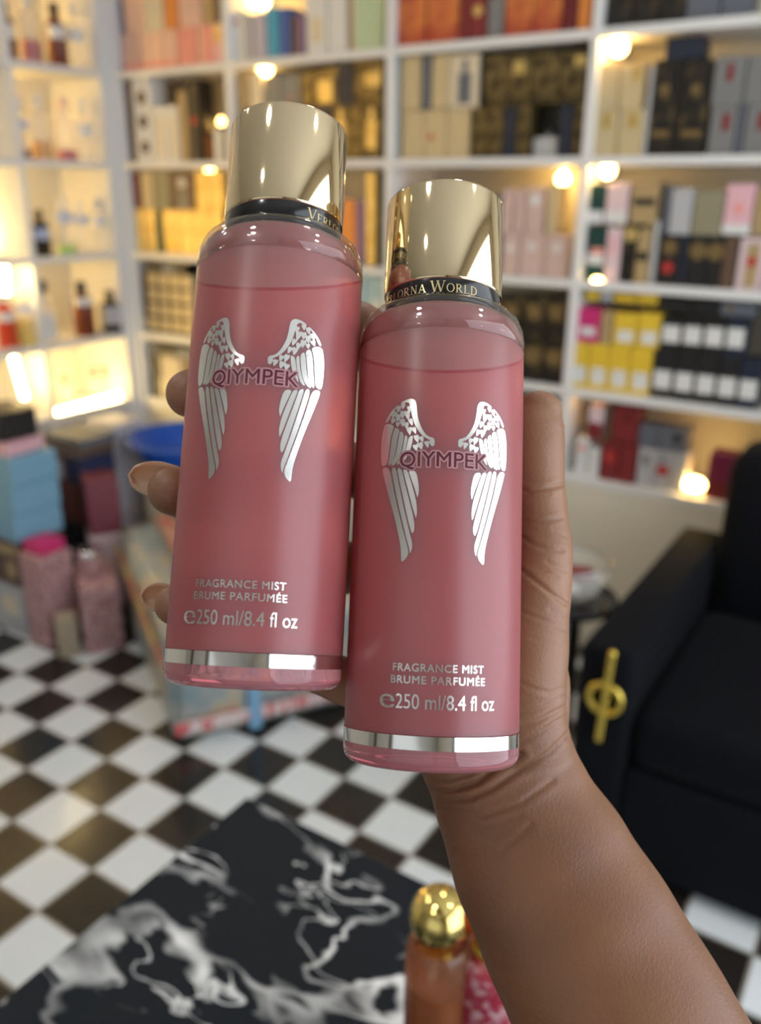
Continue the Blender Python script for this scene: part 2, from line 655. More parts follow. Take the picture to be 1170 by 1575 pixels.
def serif(ch):
    K, F = .14, .06
    v = lambda x: [_stroke(((x, 0), (x, 1)), K), _ser(x, .02), _ser(x, .98)]
    if ch == 'V':
        return [_stroke(((.08, 1), (.42, 0)), K), _stroke(((.42, 0), (.76, 1)), F), _ser(.08, .98), _ser(.76, .98)], .84
    if ch == 'W':
        return [_stroke(((.06, 1), (.34, 0)), K), _stroke(((.34, 0), (.6, .95)), F), _stroke(((.56, 1), (.86, 0)), K), _stroke(((.86, 0), (1.14, 1)), F), _ser(.06, .98), _ser(.58, .98), _ser(1.14, .98)], 1.22
    if ch == 'E':
        return v(.14) + [_stroke(((.14, .97), (.58, .97)), F), _stroke(((.14, .52), (.48, .52)), F), _stroke(((.14, .03), (.62, .03)), F), _stroke(((.58, 1), (.58, .8)), F), _stroke(((.62, 0), (.62, .22)), F)], .72
    if ch == 'L':
        return v(.14) + [_stroke(((.14, .03), (.6, .03)), F), _stroke(((.6, 0), (.6, .25)), F)], .68
    if ch == 'R':
        return v(.14) + _oval(.3, .74, .26, .24, -90, 90) + [_stroke(((.14, .98), (.32, .98)), F), _stroke(((.14, .5), (.32, .5)), F), _stroke(((.32, .5), (.7, .02)), K), _ser(.7, .02, .16)], .8
    if ch == 'O':
        return _oval(.46, .5, .38, .48, 0, 360, n=22), .92
    if ch == 'N':
        return [_stroke(((.14, 0), (.14, 1)), F), _stroke(((.14, 1), (.72, 0)), K), _stroke(((.72, 0), (.72, 1)), F), _ser(.14, .02), _ser(.1, .98, .2), _ser(.72, .98)], .88
    if ch == 'A':
        return [_stroke(((.08, 0), (.42, 1)), F), _stroke(((.42, 1), (.76, 0)), K), _stroke(((.2, .34), (.64, .34)), F), _ser(.08, .02, .22), _ser(.76, .02)], .86
    if ch == 'D':
        return v(.14) + _oval(.3, .5, .44, .47, -90, 90, n=16) + [_stroke(((.14, .98), (.32, .98)), F), _stroke(((.14, .02), (.32, .02)), F)], .84
    return [], .45


def serif_line(textstr, s0, z0, h):
    """capital first letters are taller; returns polygons and the end"""
    polys = []
    x = s0
    for wd in textstr.split(' '):
        for i, ch in enumerate(wd):
            hh = h if i == 0 else h * .76
            ps, adv = serif(ch)
            for p in ps:
                polys.append([(x + px * hh, z0 + py * hh) for px, py in p])
            x += adv * hh + .10 * h
        x += .34 * h
    return polys, x


# materials of the bottles
gold = mat('polished_gold', (0.78, 0.63, 0.40), 0.06, 1.0)
black_collar = mat('glossy_black_plastic', (.012, .011, .012), .18, coat=.3)
gold_ink = mat('gold_ink', (.75, .6, .32), .3, .8)
foil = mat('silver_foil', (.80, .79, .77), .24, 1.0)
ink = mat('maroon_ink', (.085, .009, .022), .5)
halo = mat('pale_pink_ink', (.43, .20, .215), .5)
clear = bpy.data.materials.new('clear_plastic')
clear.use_nodes = True
_n = clear.node_tree
_t, _g, _f, _m = [_n.nodes.new(x) for x in ('ShaderNodeBsdfTransparent', 'ShaderNodeBsdfGlossy', 'ShaderNodeLayerWeight', 'ShaderNodeMixShader')]
_t.inputs[0].default_value = (.97, .94, .94, 1)
_g.inputs['Roughness'].default_value = .04
_f.inputs['Blend'].default_value = .5
_n.links.new(mth('ADD', mth('MULTIPLY', mth('POWER', _f.outputs['Facing'], 3.0, _n), .75, _n), .05, _n), _m.inputs[0])
_n.links.new(_t.outputs[0], _m.inputs[1])
_n.links.new(_g.outputs[0], _m.inputs[2])
_n.links.new(_m.outputs[0], _n.nodes['Material Output'].inputs[0])
base_m = mat('clear_pink_plastic', (.90, .40, .44), .04, trans=.75, ior=1.42)
# frosted, tinted body: diffuse wall that also passes soft light, the liquid below the level is redder than the empty top
fb = bpy.data.materials.new('frosted_pink_plastic')
fb.use_nodes = True
nt = fb.node_tree
pp = nt.nodes['Principled BSDF']
g2 = nt.nodes.new('ShaderNodeNewGeometry')
s2 = nt.nodes.new('ShaderNodeSeparateXYZ')
oi = nt.nodes.new('ShaderNodeObjectInfo')
nt.links.new(g2.outputs['Position'], s2.inputs[0])
s3 = nt.nodes.new('ShaderNodeSeparateXYZ')
nt.links.new(oi.outputs['Location'], s3.inputs[0])
lvl = nt.nodes.new('ShaderNodeMapRange')
lvl.inputs[1].default_value = 0.1090
lvl.inputs[2].default_value = 0.1100
nt.links.new(mth('SUBTRACT', s2.outputs[2], s3.outputs[2], nt), lvl.inputs[0])
cm = nt.nodes.new('ShaderNodeMix')
cm.data_type = 'RGBA'
cm.inputs[6].default_value = (.50, .142, .155, 1)
cm.inputs[7].default_value = (.45, .19, .19, 1)
nt.links.new(lvl.outputs[0], cm.inputs[0])
men = nt.nodes.new('ShaderNodeMix')          # the dark meniscus line of the liquid
men.data_type = 'RGBA'
men.inputs[7].default_value = (.40, .065, .09, 1)
nt.links.new(cm.outputs[2], men.inputs[6])
nt.links.new(mth('LESS_THAN', mth('ABSOLUTE', mth('SUBTRACT', lvl.outputs[0], .5, nt), None, nt), .42, nt), men.inputs[0])
nt.links.new(men.outputs[2], pp.inputs['Base Color'])
pp.inputs['Roughness'].default_value = .33
pp.inputs['Specular IOR Level'].default_value = .9
pp.inputs['Subsurface Weight'].default_value = 1.0
pp.inputs['Subsurface Radius'].default_value = (1.0, .28, .25)
pp.inputs['Subsurface Scale'].default_value = .02
tb = nt.nodes.new('ShaderNodeBsdfRefraction')
tb.inputs['Roughness'].default_value = .35
tb.inputs['IOR'].default_value = 1.15
tb.inputs[0].default_value = (.85, .45, .45, 1)
ms = nt.nodes.new('ShaderNodeMixShader')
ms.inputs[0].default_value = .35
nt.links.new(pp.outputs[0], ms.inputs[1])
nt.links.new(tb.outputs[0], ms.inputs[2])
nt.links.new(ms.outputs[0], nt.nodes['Material Output'].inputs[0])


def mist_bottle(M, tc, collar_s, label):
    e = empty('perfume_mist_bottle', None, M)
    tag(e, label, 'perfume bottle', 'pink mist bottles held in the hand')
    k = lambda prof: [(r * MM, z * MM) for r, z in prof]
    obj('frosted_body', lathe_bm(k([(0, 9.9), (25.6, 9.9), (RB, 10.2), (RB, 126), (25.3, 129.5), (23.8, 132.4), (21, 134.4), (17, 135.2), (0, 135.2)]), 96), fb, e, sharp=50)
    obj('clear_shoulder', lathe_bm(k([(RB + .12, 124.5), (RB + .12, 128), (25.55, 131.2), (24.2, 134.3), (21.8, 136.6), (19.2, 137.7), (17.3, 137.9), (17.3, 135.5), (21.1, 134.8), (24.0, 132.7), (25.45, 129.7), (RB + .02, 126.2), (RB + .02, 124.5)]), 96, closed=True), clear, e, smooth=True)
    obj('clear_base', lathe_bm(k([(0, 3.4), (10, 2.9), (16, 1.4), (19, .3), (21.2, 0)] + arc(22, 3.8, 3.8, -90, 0, 6) + [(RB, 9.7), (0, 9.7)]), 96), base_m, e, sharp=50)
    obj('silver_band', lathe_bm(k([(RB + .02, 6.1), (RB + .1, 6.1), (RB + .1, 9.8), (RB + .02, 9.8)]), 96, closed=True), mat('silver_band_foil', (.86, .85, .82), .1, 1.0), e, sharp=30)
    col = obj('black_collar', lathe_bm(k([(0, 137.6), (17.9, 137.6), (18.2, 138), (18.2, 143.5), (0, 143.5)]), 64), black_collar, e, sharp=40)
    polys, end = serif_line('VERLORNA WORLD', 0, 138.35, 3.5)
    sc = collar_s[1] / end
    pz = [[(collar_s[0] + s * sc * RB / 18.2 * 1.0, z) for s, z in p] for p in polys]
    obj('collar_lettering', foil_bm(pz, 0, 18.2, .04, 3), gold_ink, col)
    obj('gold_cap', lathe_bm(k([(0, 142.6), (17.9, 142.6), (18.55, 142.9), (18.7, 143.4), (18.7, 173.6), (18.5, 174.3), (17.9, 174.6), (0, 174.7)]), 96), gold, e, sharp=50)
    obj('silver_wing', foil_bm(WING_S, tc, RB), foil, e, smooth=True)
    obj('silver_wing', foil_bm(WING_M, tc, RB), foil, e, smooth=True)
    (a, zb), (b, zb2), (_, zt) = S_(615, 720), S_(748, 722), S_(672, 694)
    zb = (zb + zb2) / 2
    name = text_on('QIYMPEK', a, b, zb, zt - zb, tc, RB + .1, ink, e, 'brand_lettering', grow=.04)
    text_on('QIYMPEK', a, b, zb, zt - zb, tc, RB + .06, halo, name, 'lettering_outline', grow=.5)
    for body, xa, xb, yb, yt, w, sp in (('FRAGRANCE MIST', 604, 743, 1034, 1022, .055, 1.12), ('BRUME PARFUMÉE', 601, 745, 1053, 1041, .055, 1.12), ('250 ml/8.4 fl oz', 608, 759, 1092, 1069, .02, 1.0)):
        (a, z0), (b, _), (_, z1) = S_(xa, yb), S_(xb, yb), S_(672, yt)
        z0 = S_(672, yb)[1]
        text_on(body, a, b, z0, z1 - z0, tc, RB + .05, foil, e, 'foil_lettering', grow=w, spacing=sp)
    (a, z0), (b, _) = S_(583, 1092), S_(606, 1092)
    z0 = S_(672, 1092)[1]
    text_on('e', a, b, z0, S_(672, 1060)[1] - z0, tc, RB + .05, foil, e, 'estimated_sign')
    return e


D = math.radians
mist_bottle(FR_R, TC, (-82 * math.pi / 180 * RB, 121 * math.pi / 180 * 18.2), 'pink perfume mist bottle on the right, its gold cap lower, held against the thumb')
mist_bottle(FR_L, D(-11.7), (22 * math.pi / 180 * RB, 121 * math.pi / 180 * 18.2), 'pink perfume mist bottle on the left, gold cap higher, fingertips curling round its edge')

# ------------------------------------------------------------------ the hand and forearm
skin = bpy.data.materials.new('brown_skin')
skin.use_nodes = True
nt = skin.node_tree
ps = nt.nodes['Principled BSDF']
tcn = nt.nodes.new('ShaderNodeTexCoord')
n1 = nt.nodes.new('ShaderNodeTexNoise')
n1.inputs['Scale'].default_value = 45
n1.inputs['Detail'].default_value = 5
nt.links.new(tcn.outputs['Object'], n1.inputs['Vector'])
at = nt.nodes.new('ShaderNodeAttribute')
at.attribute_name = 'palm'
c1 = nt.nodes.new('ShaderNodeMix')
c1.data_type = 'RGBA'
c1.inputs[6].default_value = (.20, .084, .037, 1)
c1.inputs[7].default_value = (.28, .135, .073, 1)
nt.links.new(at.outputs['Fac'], c1.inputs[0])
c2 = nt.nodes.new('ShaderNodeMix')
c2.data_type = 'RGBA'
c2.blend_type = 'MULTIPLY'
c2.inputs[0].default_value = 1
rp = nt.nodes.new('ShaderNodeValToRGB')
rp.color_ramp.elements[0].position = .3
rp.color_ramp.elements[0].color = (.86, .84, .82, 1)
rp.color_ramp.elements[1].position = .7
rp.color_ramp.elements[1].color = (1.08, 1.06, 1.04, 1)
nt.links.new(n1.outputs['Fac'], rp.inputs[0])
nt.links.new(c1.outputs[2], c2.inputs[6])
nt.links.new(rp.outputs[0], c2.inputs[7])
nt.links.new(c2.outputs[2], ps.inputs['Base Color'])
ps.inputs['Roughness'].default_value = .46
ps.inputs['Subsurface Weight'].default_value = .25
ps.inputs['Subsurface Radius'].default_value = (1, .35, .2)
ps.inputs['Subsurface Scale'].default_value = .003
n3 = nt.nodes.new('ShaderNodeTexVoronoi')
n3.inputs['Scale'].default_value = 1100
nt.links.new(tcn.outputs['Object'], n3.inputs['Vector'])
bp = nt.nodes.new('ShaderNodeBump')
bp.inputs['Strength'].default_value = .25
bp.inputs['Distance'].default_value = .0003
nt.links.new(n3.outputs['Distance'], bp.inputs['Height'])
nt.links.new(bp.outputs['Normal'], ps.inputs['Normal'])


def limb(rows, bm):
    """rows: px, py, depth, radius mm (or (side, depth))"""
    pts = [CP(r[0], r[1], r[2]) for r in rows]
    rad = [tuple(v * MM for v in r[3]) if isinstance(r[3], tuple) else r[3] * MM for r in rows]
    tube_bm(pts, rad, 48, bm)


hb = bmesh.new()
# forearm
limb([(1180, 1990, .250, (37, 30)), (1063, 1770, .262, (36, 29)), (972, 1590, .272, (34.3, 27)), (899, 1450, .279, (32.6, 23)), (838, 1335, .284, (30.3, 19.5)), (789, 1230, .288, (26.5, 17)), (772, 1165, .290, (24.5, 16))], hb)
# palm slab behind the bottles
limb([(775, 1165, .290, (23, 15.5)), (745, 1060, .300, (30, 13)), (722, 950, .309, (34, 11)), (706, 820, .3125, (36, 10)), (700, 720, .313, (33, 9.5))], hb)
# heel of the hand below the right bottle
limb([(760, 1225, .287, (20, 14)), (712, 1150, .291, (16.5, 13)), (690, 1090, .297, (16, 12))], hb)
# thenar mass and thumb
limb([(806, 1150, .287, (16, 14)), (806, 1080, .283, (13.5, 14)), (812, 1010, .281, (13, 14)), (822, 930, .2815, (11.5, 12)), (832, 860, .2825, (10.3, 10.8)), (830, 790, .2835, (9.1, 9.6)), (826, 745, .284, (9.0, 9.4)), (824, 690, .2835, (9.5, 9.2)), (825, 655, .2832, (9.3, 8.2)), (831, 628, .283, (7.4, 6.0))], hb)
limb([(760, 1060, .296, 14), (800, 960, .290, 14), (818, 880, .284, 10)], hb)
# index finger
limb([(690, 700, .313, 11), (610, 590, .322, 10.5), (552, 505, .3135, 9.8), (470, 530, .3135, 9), (372, 572, .305, 8.6), (318, 598, .289, 8.4), (292, 606, .2815, 8.0)], hb)
# middle finger
limb([(690, 790, .314, 11), (590, 740, .325, 10.8), (500, 715, .320, 10), (400, 738, .309, 9.2), (322, 766, .292, 8.7), (264, 755, .2805, 8.0)], hb)
# ring finger
limb([(690, 880, .313, 10.5), (590, 870, .324, 10.3), (480, 880, .318, 9.5), (380, 898, .305, 8.6), (310, 932, .290, 7.6), (268, 931, .2805, 6.6)], hb)
# little finger, under the left bottle
limb([(695, 960, .309, 10), (620, 1040, .305, 9.3), (560, 1055, .298, 8.5), (490, 1032, .2935, 7.8), (430, 1012, .2935, 7)], hb)
hm = bpy.data.meshes.new('hand')
bmesh.ops.recalc_face_normals(hb, faces=hb.faces)
hb.to_mesh(hm)
hb.free()
ho = bpy.data.objects.new('hand', hm)
COL.objects.link(ho)
rm = ho.modifiers.new('r', 'REMESH')
rm.mode = 'VOXEL'
rm.voxel_size = .0008
sm = ho.modifiers.new('s', 'SMOOTH')
sm.factor = .5
sm.iterations = 18
dg = bpy.context.evaluated_depsgraph_get()
dg.update()
me = bpy.data.meshes.new_from_object(ho.evaluated_get(dg))
bpy.data.objects.remove(ho)
# creases: fine grooves on the palm side
nv = len(me.vertices)
co = np.empty(nv * 3)
me.vertices.foreach_get('co', co)
co = co.reshape(-1, 3)
no = np.empty(nv * 3)
me.vertex_normals.foreach_get('vector', no)
no = no.reshape(-1, 3)
rel = co - np.array(EYE)
dz = rel @ np.array(FWD)
PX = 585 + FPX * (rel @ np.array(RIGHT)) / dz
PY = 787.5 - FPX * (rel @ np.array(UP)) / dz
facing = -(no * rel).sum(1) / np.linalg.norm(rel, axis=1)
CREASE = [
    ([(790, 750), (802, 753), (814, 757), (836, 753), (866, 745)], 1.0, 3.2), ([(800, 762), (820, 766), (845, 760)], .35, 2.6),
    ([(795, 800), (828, 803), (862, 797)], .6, 2.6), ([(795, 820), (817, 836), (836, 843), (866, 847)], .75, 2.8), ([(850, 815), (872, 826)], .35, 2.2),
    ([(795, 872), (825, 895), (851, 916), (874, 931)], .9, 3.0), ([(840, 864), (870, 879)], .5, 2.4), ([(802, 884), (840, 880), (858, 888)], .4, 2.2),
    ([(800, 940), (836, 954), (872, 971)], .5, 2.6), ([(845, 938), (874, 950)], .4, 2.2), ([(815, 980), (850, 992), (868, 1000)], .25, 2.5),
    ([(798, 1050), (822, 1060), (845, 1066), (866, 1058)], .45, 3), ([(800, 1080), (830, 1076), (862, 1066)], .4, 2.6), ([(798, 1098), (830, 1090), (868, 1070)], .5, 2.8),
    ([(795, 1122), (825, 1110), (868, 1088)], .8, 3.2), ([(795, 1145), (830, 1127), (872, 1098)], .6, 2.8),
    ([(640, 1212), (690, 1217), (732, 1204), (762, 1180), (800, 1160)], 1.4, 4.5), ([(654, 1220), (685, 1230), (722, 1228), (758, 1212), (795, 1187), (845, 1158), (872, 1130)], 1.0, 4.0),
    ([(672, 1243), (740, 1256), (800, 1236), (850, 1200)], .45, 4), ([(700, 1312), (768, 1311), (815, 1270)], .3, 5),
    ([(640, 1190), (690, 1200), (730, 1190)], .5, 4), ([(690, 1262), (745, 1272), (800, 1254)], .2, 4),
]
disp = np.zeros(nv)
for pl, amp, w in CREASE:
    best = np.full(nv, 1e9)
    for (x0, y0), (x1, y1) in zip(pl[:-1], pl[1:]):
        L2 = (x1 - x0) ** 2 + (y1 - y0) ** 2
        t = np.clip(((PX - x0) * (x1 - x0) + (PY - y0) * (y1 - y0)) / L2, 0, 1)
        best = np.minimum(best, np.hypot(PX - x0 - t * (x1 - x0), PY - y0 - t * (y1 - y0)))
    disp -= amp * .75 * MM * np.exp(-(best / w) ** 2)
    disp += amp * .22 * MM * np.exp(-((best - 2.4 * w) / (1.6 * w)) ** 2)
disp *= np.clip(facing * 2.5, 0, 1) * (dz < .30)
co = co + no * disp[:, None]
me.vertices.foreach_set('co', co.reshape(-1))
palm = np.clip((1240 - PY) / 140, 0, 1) * np.clip(facing * 1.2 + .35, 0, 1)
a = me.attributes.new('palm', 'FLOAT', 'POINT')
a.data.foreach_set('value', palm)
me.materials.clear()
hand = link('person', me, skin, smooth=True)
tag(hand, 'bare right hand and forearm of a person gripping two pink mist bottles', 'person')

nail_m = mat('pale_fingernail', (.60, .36, .24), .22, trans=.25, sss=.3, coat=.3)


def nail(cx, cy, d, hw, length, ang, curve, n=12):
    """almond nail plate behind the fingertip: cx, cy is the middle of the root edge"""
    bm = bmesh.new()
    u = (RIGHT * math.cos(ang) - UP * math.sin(ang))       # from root to tip (image angle)
    v = (RIGHT * math.sin(ang) + UP * math.cos(ang))
    o = CP(cx, cy, d)
    k = d / FPX
    rows = []
    for i in range(n + 1):
        t = i / n
        half = hw * math.sqrt(max(0, 1 - max(0, (t - .35) / .65) ** 2)) * k * (.9 + .1 * min(1, t * 3))
        row = []
        for j in range(9):
            s = (j - 4) / 4
            row.append(bm.verts.new(o + u * (length * k * t) + v * (half * s) + FWD * ((s * s * -.30 + .12) * hw * k * 1.2 - curve * k * t * t)))
        rows.append(row)
    for i in range(n):
        for j in range(8):
            try:
                bm.faces.new((rows[i][j], rows[i + 1][j], rows[i + 1][j + 1], rows[i][j + 1]))
            except ValueError:
                pass
    bmesh.ops.remove_doubles(bm, verts=bm.verts, dist=1e-5)
    bmesh.ops.recalc_face_normals(bm, faces=bm.faces)
    bmesh.ops.solidify(bm, geom=list(bm.faces), thickness=.0006)
    return obj('fingernail', bm, nail_m, hand, smooth=True)


nail(274, 744, .2855, 29, 74, math.radians(190), 10)
nail(266, 921, .2855, 23, 48, math.radians(188), 8)

# ------------------------------------------------------------------ goods on the back shelving
def x_at(px, z, Y):
    k = (px - 585) / FPX
    v = RIGHT - FWD * k
    return -((Y - EYE.y) * v.y + (z - EYE.z) * v.z) / v.x + EYE.x


def z_at(py, x, Y):
    k = (787.5 - py) / FPX
    v = UP - FWD * k
    return -((x - EYE.x) * v.x + (Y - EYE.y) * v.y) / v.z + EYE.z


def y_at(px, z, X):
    k = (px - 585) / FPX
    v = RIGHT - FWD * k
    return -((X - EYE.x) * v.x + (z - EYE.z) * v.z) / v.y + EYE.y


PAL = dict(
    white=(.74, .73, .71), cream=(.70, .60, .44), peach=(.82, .52, .40), salmon=(.85, .33, .27), orange=(.80, .28, .06),
    brown=(.12, .07, .045), black=(.014, .013, .014), navy=(.014, .02, .04), grey=(.20, .20, .20), palegrey=(.46, .46, .48),
    slate=(.12, .13, .16), red=(.45, .035, .03), darkred=(.14, .012, .016), maroon=(.20, .02, .022), pinkwhite=(.72, .55, .58),
    pink=(.78, .45, .50), blush=(.62, .45, .40), yellow=(.78, .52, .04), magenta=(.62, .03, .17), green=(.01, .05, .04),
    palegreen=(.50, .62, .40), lavender=(.45, .43, .55), purple=(.22, .13, .26), cyan=(.05, .33, .55), blue=(.03, .09, .36),
    tan=(.42, .30, .15), dimgold=(.17, .11, .04), olive=(.28, .25, .16), beige=(.58, .46, .26), silver=(.5, .5, .5), plum=(.16, .01, .05), palecyan=(.38, .55, .62))


def pm(c):
    if c == 'gold':
        return two_tone('gold_foil_card', (.62, .42, .12), (.80, .62, .26), 16, .35, .65, .35, .55)
    if c == 'bronze':
        return two_tone('bronze_glitter_card', (.06, .045, .02), (.34, .25, .10), 24, .42, .72, .35, .6, detail=5)
    if c == 'redgold':
        return two_tone('orange_gold_card', (.42, .055, .03), (.80, .30, .06), 9, .40, .68, .4, .2)
    if c == 'blackgold':
        return two_tone('black_gold_card', (.014, .012, .010), (.22, .15, .05), 22, .52, .75, .4, .2)
    if c == 'glow':
        return mat('lit_panel_edge', (.82, .70, .45), .2, trans=.4)  # lit edge of the shelf panel, put into a carton's colour
    return mat(c + '_card', PAL[c], .45, var=.06, vscale=25)


ORD = ['first', 'second', 'third', 'fourth', 'fifth', 'sixth', 'seventh', 'eighth', 'ninth', 'tenth', 'eleventh', 'twelfth']
ROWN = ['top row', 'second row', 'third row', 'fourth row', 'bottom row']
COLN = {'A': 'corner column', 'B': 'second column', 'C': 'third column', 'D': 'right-hand column'}


def carton(name, x0, x1, zb, zt, yf, dep, m, marks=(), rnd=0.0):
    cx = (x0 + x1) / 2
    hw, h = (x1 - x0) / 2 - .0008, zt - zb
    o = obj(name, box_bm(-hw, hw, 0, dep, 0, h, min(.0018, hw * .3), 2), m)
    o.location = (cx, yf, zb + .0003)
    for mk in marks:
        kind, col = mk[0], mk[1]
        u0, u1, v0, v1 = mk[2:6]
        mm_ = pm(col) if isinstance(col, str) else col
        if kind in ('sticker', 'emblem', 'medallion'):
            r = (v1 - v0) * h / 2
            b = lathe_bm([(0, 0), (r, 0), (r, .0012), (0, .0012)], 20)
            bmesh.ops.rotate(b, verts=b.verts, cent=(0, 0, 0), matrix=Matrix.Rotation(math.pi / 2, 3, 'X'))
            bmesh.ops.translate(b, verts=b.verts, vec=((u0 + u1 - 1) * hw, -.0001, (v0 + v1) / 2 * h))
            obj(kind, b, mm_, o)
        elif kind == 'bottle_picture':
            b = box_bm(-hw + 2 * hw * u0, -hw + 2 * hw * u1, -.0012, .0002, v0 * h, (v0 + (v1 - v0) * .7) * h, .0003)
            w = (u1 - u0) * hw * .4
            c = (u0 + u1 - 1) * hw
            box_bm(c - w, c + w, -.0012, .0002, (v0 + (v1 - v0) * .72) * h, v1 * h, .0003, 1, b)
            obj(kind, b, mm_, o)
        else:
            obj(kind, box_bm(-hw + 2 * hw * u0, -hw + 2 * hw * u1, -.0010, .0004, v0 * h, v1 * h, .0003), mm_, o)
    return o


def flacon(x, y, zb, h, r, bodym, capm, name='perfume_bottle', square=False, liquid=None, liq_h=.5, label_m=None, label_v=(.3, .6), facing=(0, -1), cap_h=.22, neck=.35, roundtop=False):
    """bottle with neck, cap, optional liquid and label"""
    e = empty(name, (x, y, zb))
    hb_ = h * (1 - cap_h)
    if square:
        bm = box_bm(-r, r, -r * .6, r * .6, 0, hb_ * .88, r * .16, 3)
        lathe_bm([(0, hb_ * .86), (r * .35, hb_ * .86), (r * .35, hb_), (0, hb_)], 16, bm)
        obj('glass_body', bm, bodym, e, sharp=50)
    else:
        obj('glass_body', lathe_bm([(0, 0), (r * .9, 0), (r, r * .12), (r, hb_ * .78), (r * .93, hb_ * .85), (r * neck * 1.2, hb_ * .95), (r * neck, hb_), (0, hb_)], 20), bodym, e, smooth=True)
    if roundtop:
        obj('cap', lathe_bm([(0, hb_)] + [(h * cap_h / 2 * math.sin(math.radians(a)), hb_ + h * cap_h / 2 * (1 - math.cos(math.radians(a)))) for a in range(20, 180, 20)] + [(0, h)], 16), capm, e, smooth=True)
    else:
        obj('cap', lathe_bm([(0, hb_), (r * neck * 1.35, hb_), (r * neck * 1.35, h * .97), (r * neck * 1.2, h), (0, h)], 16), capm, e, sharp=50)
    if liquid is not None:
        obj('liquid', lathe_bm([(0, .002), (r * .93, .002), (r * .93, hb_ * liq_h), (0, hb_ * liq_h)], 20), liquid, e, sharp=50)
    if label_m is not None:
        bm = bmesh.new()
        fa = math.atan2(facing[1], facing[0])
        n = 12
        A = [[bm.verts.new(((r + .0006) * math.cos(fa + (i / n - .5) * 2.2), (r + .0006) * math.sin(fa + (i / n - .5) * 2.2), z * hb_)) for i in range(n + 1)] for z in label_v]
        for i in range(n):
            bm.faces.new((A[0][i], A[0][i + 1], A[1][i + 1], A[1][i]))
        obj('label', bm, label_m, e, smooth=True)
    return e


def tier(col, row, tname, zb, items, yf=YF + .03, h=None, group=None):
    """items: (px0, px1, ytop, colour, description, marks, kwargs)"""
    zc = zb + .07
    for i, it in enumerate(items):
        px0, px1, yt, c, desc = it[:5]
        marks = it[5] if len(it) > 5 else ()
        kw = it[6] if len(it) > 6 else {}
        y = yf + kw.get('back', 0)
        x0, x1 = x_at(px0, zc, y), x_at(px1, zc, y)
        zt = z_at(yt, (x0 + x1) / 2, y) if yt is not None else zb + h
        lab = '%s, %s on %s, %s of %s' % (desc, ORD[i], tname, ROWN[row], COLN[col])
        if kw.get('bottle'):
            e = flacon((x0 + x1) / 2, y + (x1 - x0) / 2, zb + .0003, zt - zb, (x1 - x0) / 2 - .001, pm(c) if isinstance(c, str) else c, pm(kw.get('cap', 'black')), square=kw.get('square', False), label_m=pm(kw['lab']) if 'lab' in kw else None, roundtop=kw.get('roundtop', False), cap_h=kw.get('cap_h', .22))
            tag(e, lab, 'perfume bottle', 'goods in the %s of the %s' % (ROWN[row], COLN[col]))
        else:
            o = carton('perfume_box', x0, x1, zb, zt, y, kw.get('dep', .085), pm(c), marks)
            tag(o, lab, 'perfume box', 'goods in the %s of the %s' % (ROWN[row], COLN[col]))


def ztier(px, py, Y=YF + .03):
    """height of a tier top seen at px, py"""
    p = onY(px, py, Y)
    return p.z


LB = lambda c='white', a=.12, b=.88, lo=.18, hi=.42: ('label', c, a, b, lo, hi)
ST = lambda c='red', u=.5, v=.4, s=.16: ('sticker', c, u - s, u + s, v - s / 2, v + s / 2)
EM = lambda c='gold', u=.5, v=.55, s=.4: ('emblem', c, u - s / 2, u + s / 2, v - s / 2, v + s / 2)

# ---- corner column
z = SH[1]
z1 = ztier(260, 45)
tier('A', 0, 'lower tier', z, [(168, 186, 0, 'lavender', 'lavender and pink canister carton', [('band', 'blue', 0, 1, .02, .16), ('band', 'pink', 0, 1, .2, .42)]),
    (188, 208, None, 'peach', 'pale peach carton', [LB('salmon', 0, 1, .02, .2)]), (209, 229, None, 'peach', 'pale peach carton', [LB('salmon', 0, 1, .02, .2)]),
    (230, 250, None, 'peach', 'pale peach carton', [LB('salmon', 0, 1, .02, .2)]), (251, 271, None, 'peach', 'pale peach carton', [LB('salmon', 0, 1, .02, .2)]),
    (273, 303, None, 'salmon', 'salmon pink carton'), (305, 325, None, 'salmon', 'salmon pink carton', [('band', 'peach', .0, .3, 0, 1)]), (326, 343, None, 'pink', 'pink carton', [('foil_gleam_panel', 'gold', .2, .8, .5, .95)])], h=z1 - z)  # gold panel on the pink carton is its highlight, painted on
tier('A', 0, 'upper tier', z1 + .001, [(190, 220, None, 'peach', 'cream peach carton'), (221, 250, None, 'cream', 'cream carton'), (252, 273, None, 'orange', 'orange carton'),
    (274, 309, None, 'peach', 'pale orange carton'), (311, 328, None, 'tan', 'brown orange carton'), (329, 344, None, 'brown', 'dark brown carton')], h=.16)
z = SH[2]
tier('A', 1, 'shelf', z, [(178, 186, 172, 'olive', 'slim olive carton', [('band', 'red', 0, 1, .1, .35)]), (187, 207, 125, 'brown', 'tall dark brown carton'),
    (209, 237, 118, 'white', 'tall white carton with dark ovals', [('emblem', 'brown', .3, .7, .68, .84), ('emblem', 'brown', .3, .7, .4, .56), ('emblem', 'brown', .3, .7, .1, .26)]),
    (239, 257, 163, 'white', 'white carton with arched panel', [('arch_panel', 'cream', .25, .75, .1, .8)]), (258, 275, 163, 'white', 'white carton with arched panel', [('arch_panel', 'cream', .25, .75, .1, .8)]),
    (277, 290, 140, 'tan', 'tan carton'), (291, 309, 122, 'black', 'tall black carton with red mark', [ST('red', .5, .5, .1)]),
    (311, 327, 188, mat('amber_glass', (.30, .11, .02), .1, trans=.4), 'small amber bottle', (), dict(bottle=1, cap='gold')), (329, 340, 198, 'white', 'small white carton')])
z = SH[3]
z1 = ztier(230, 322)
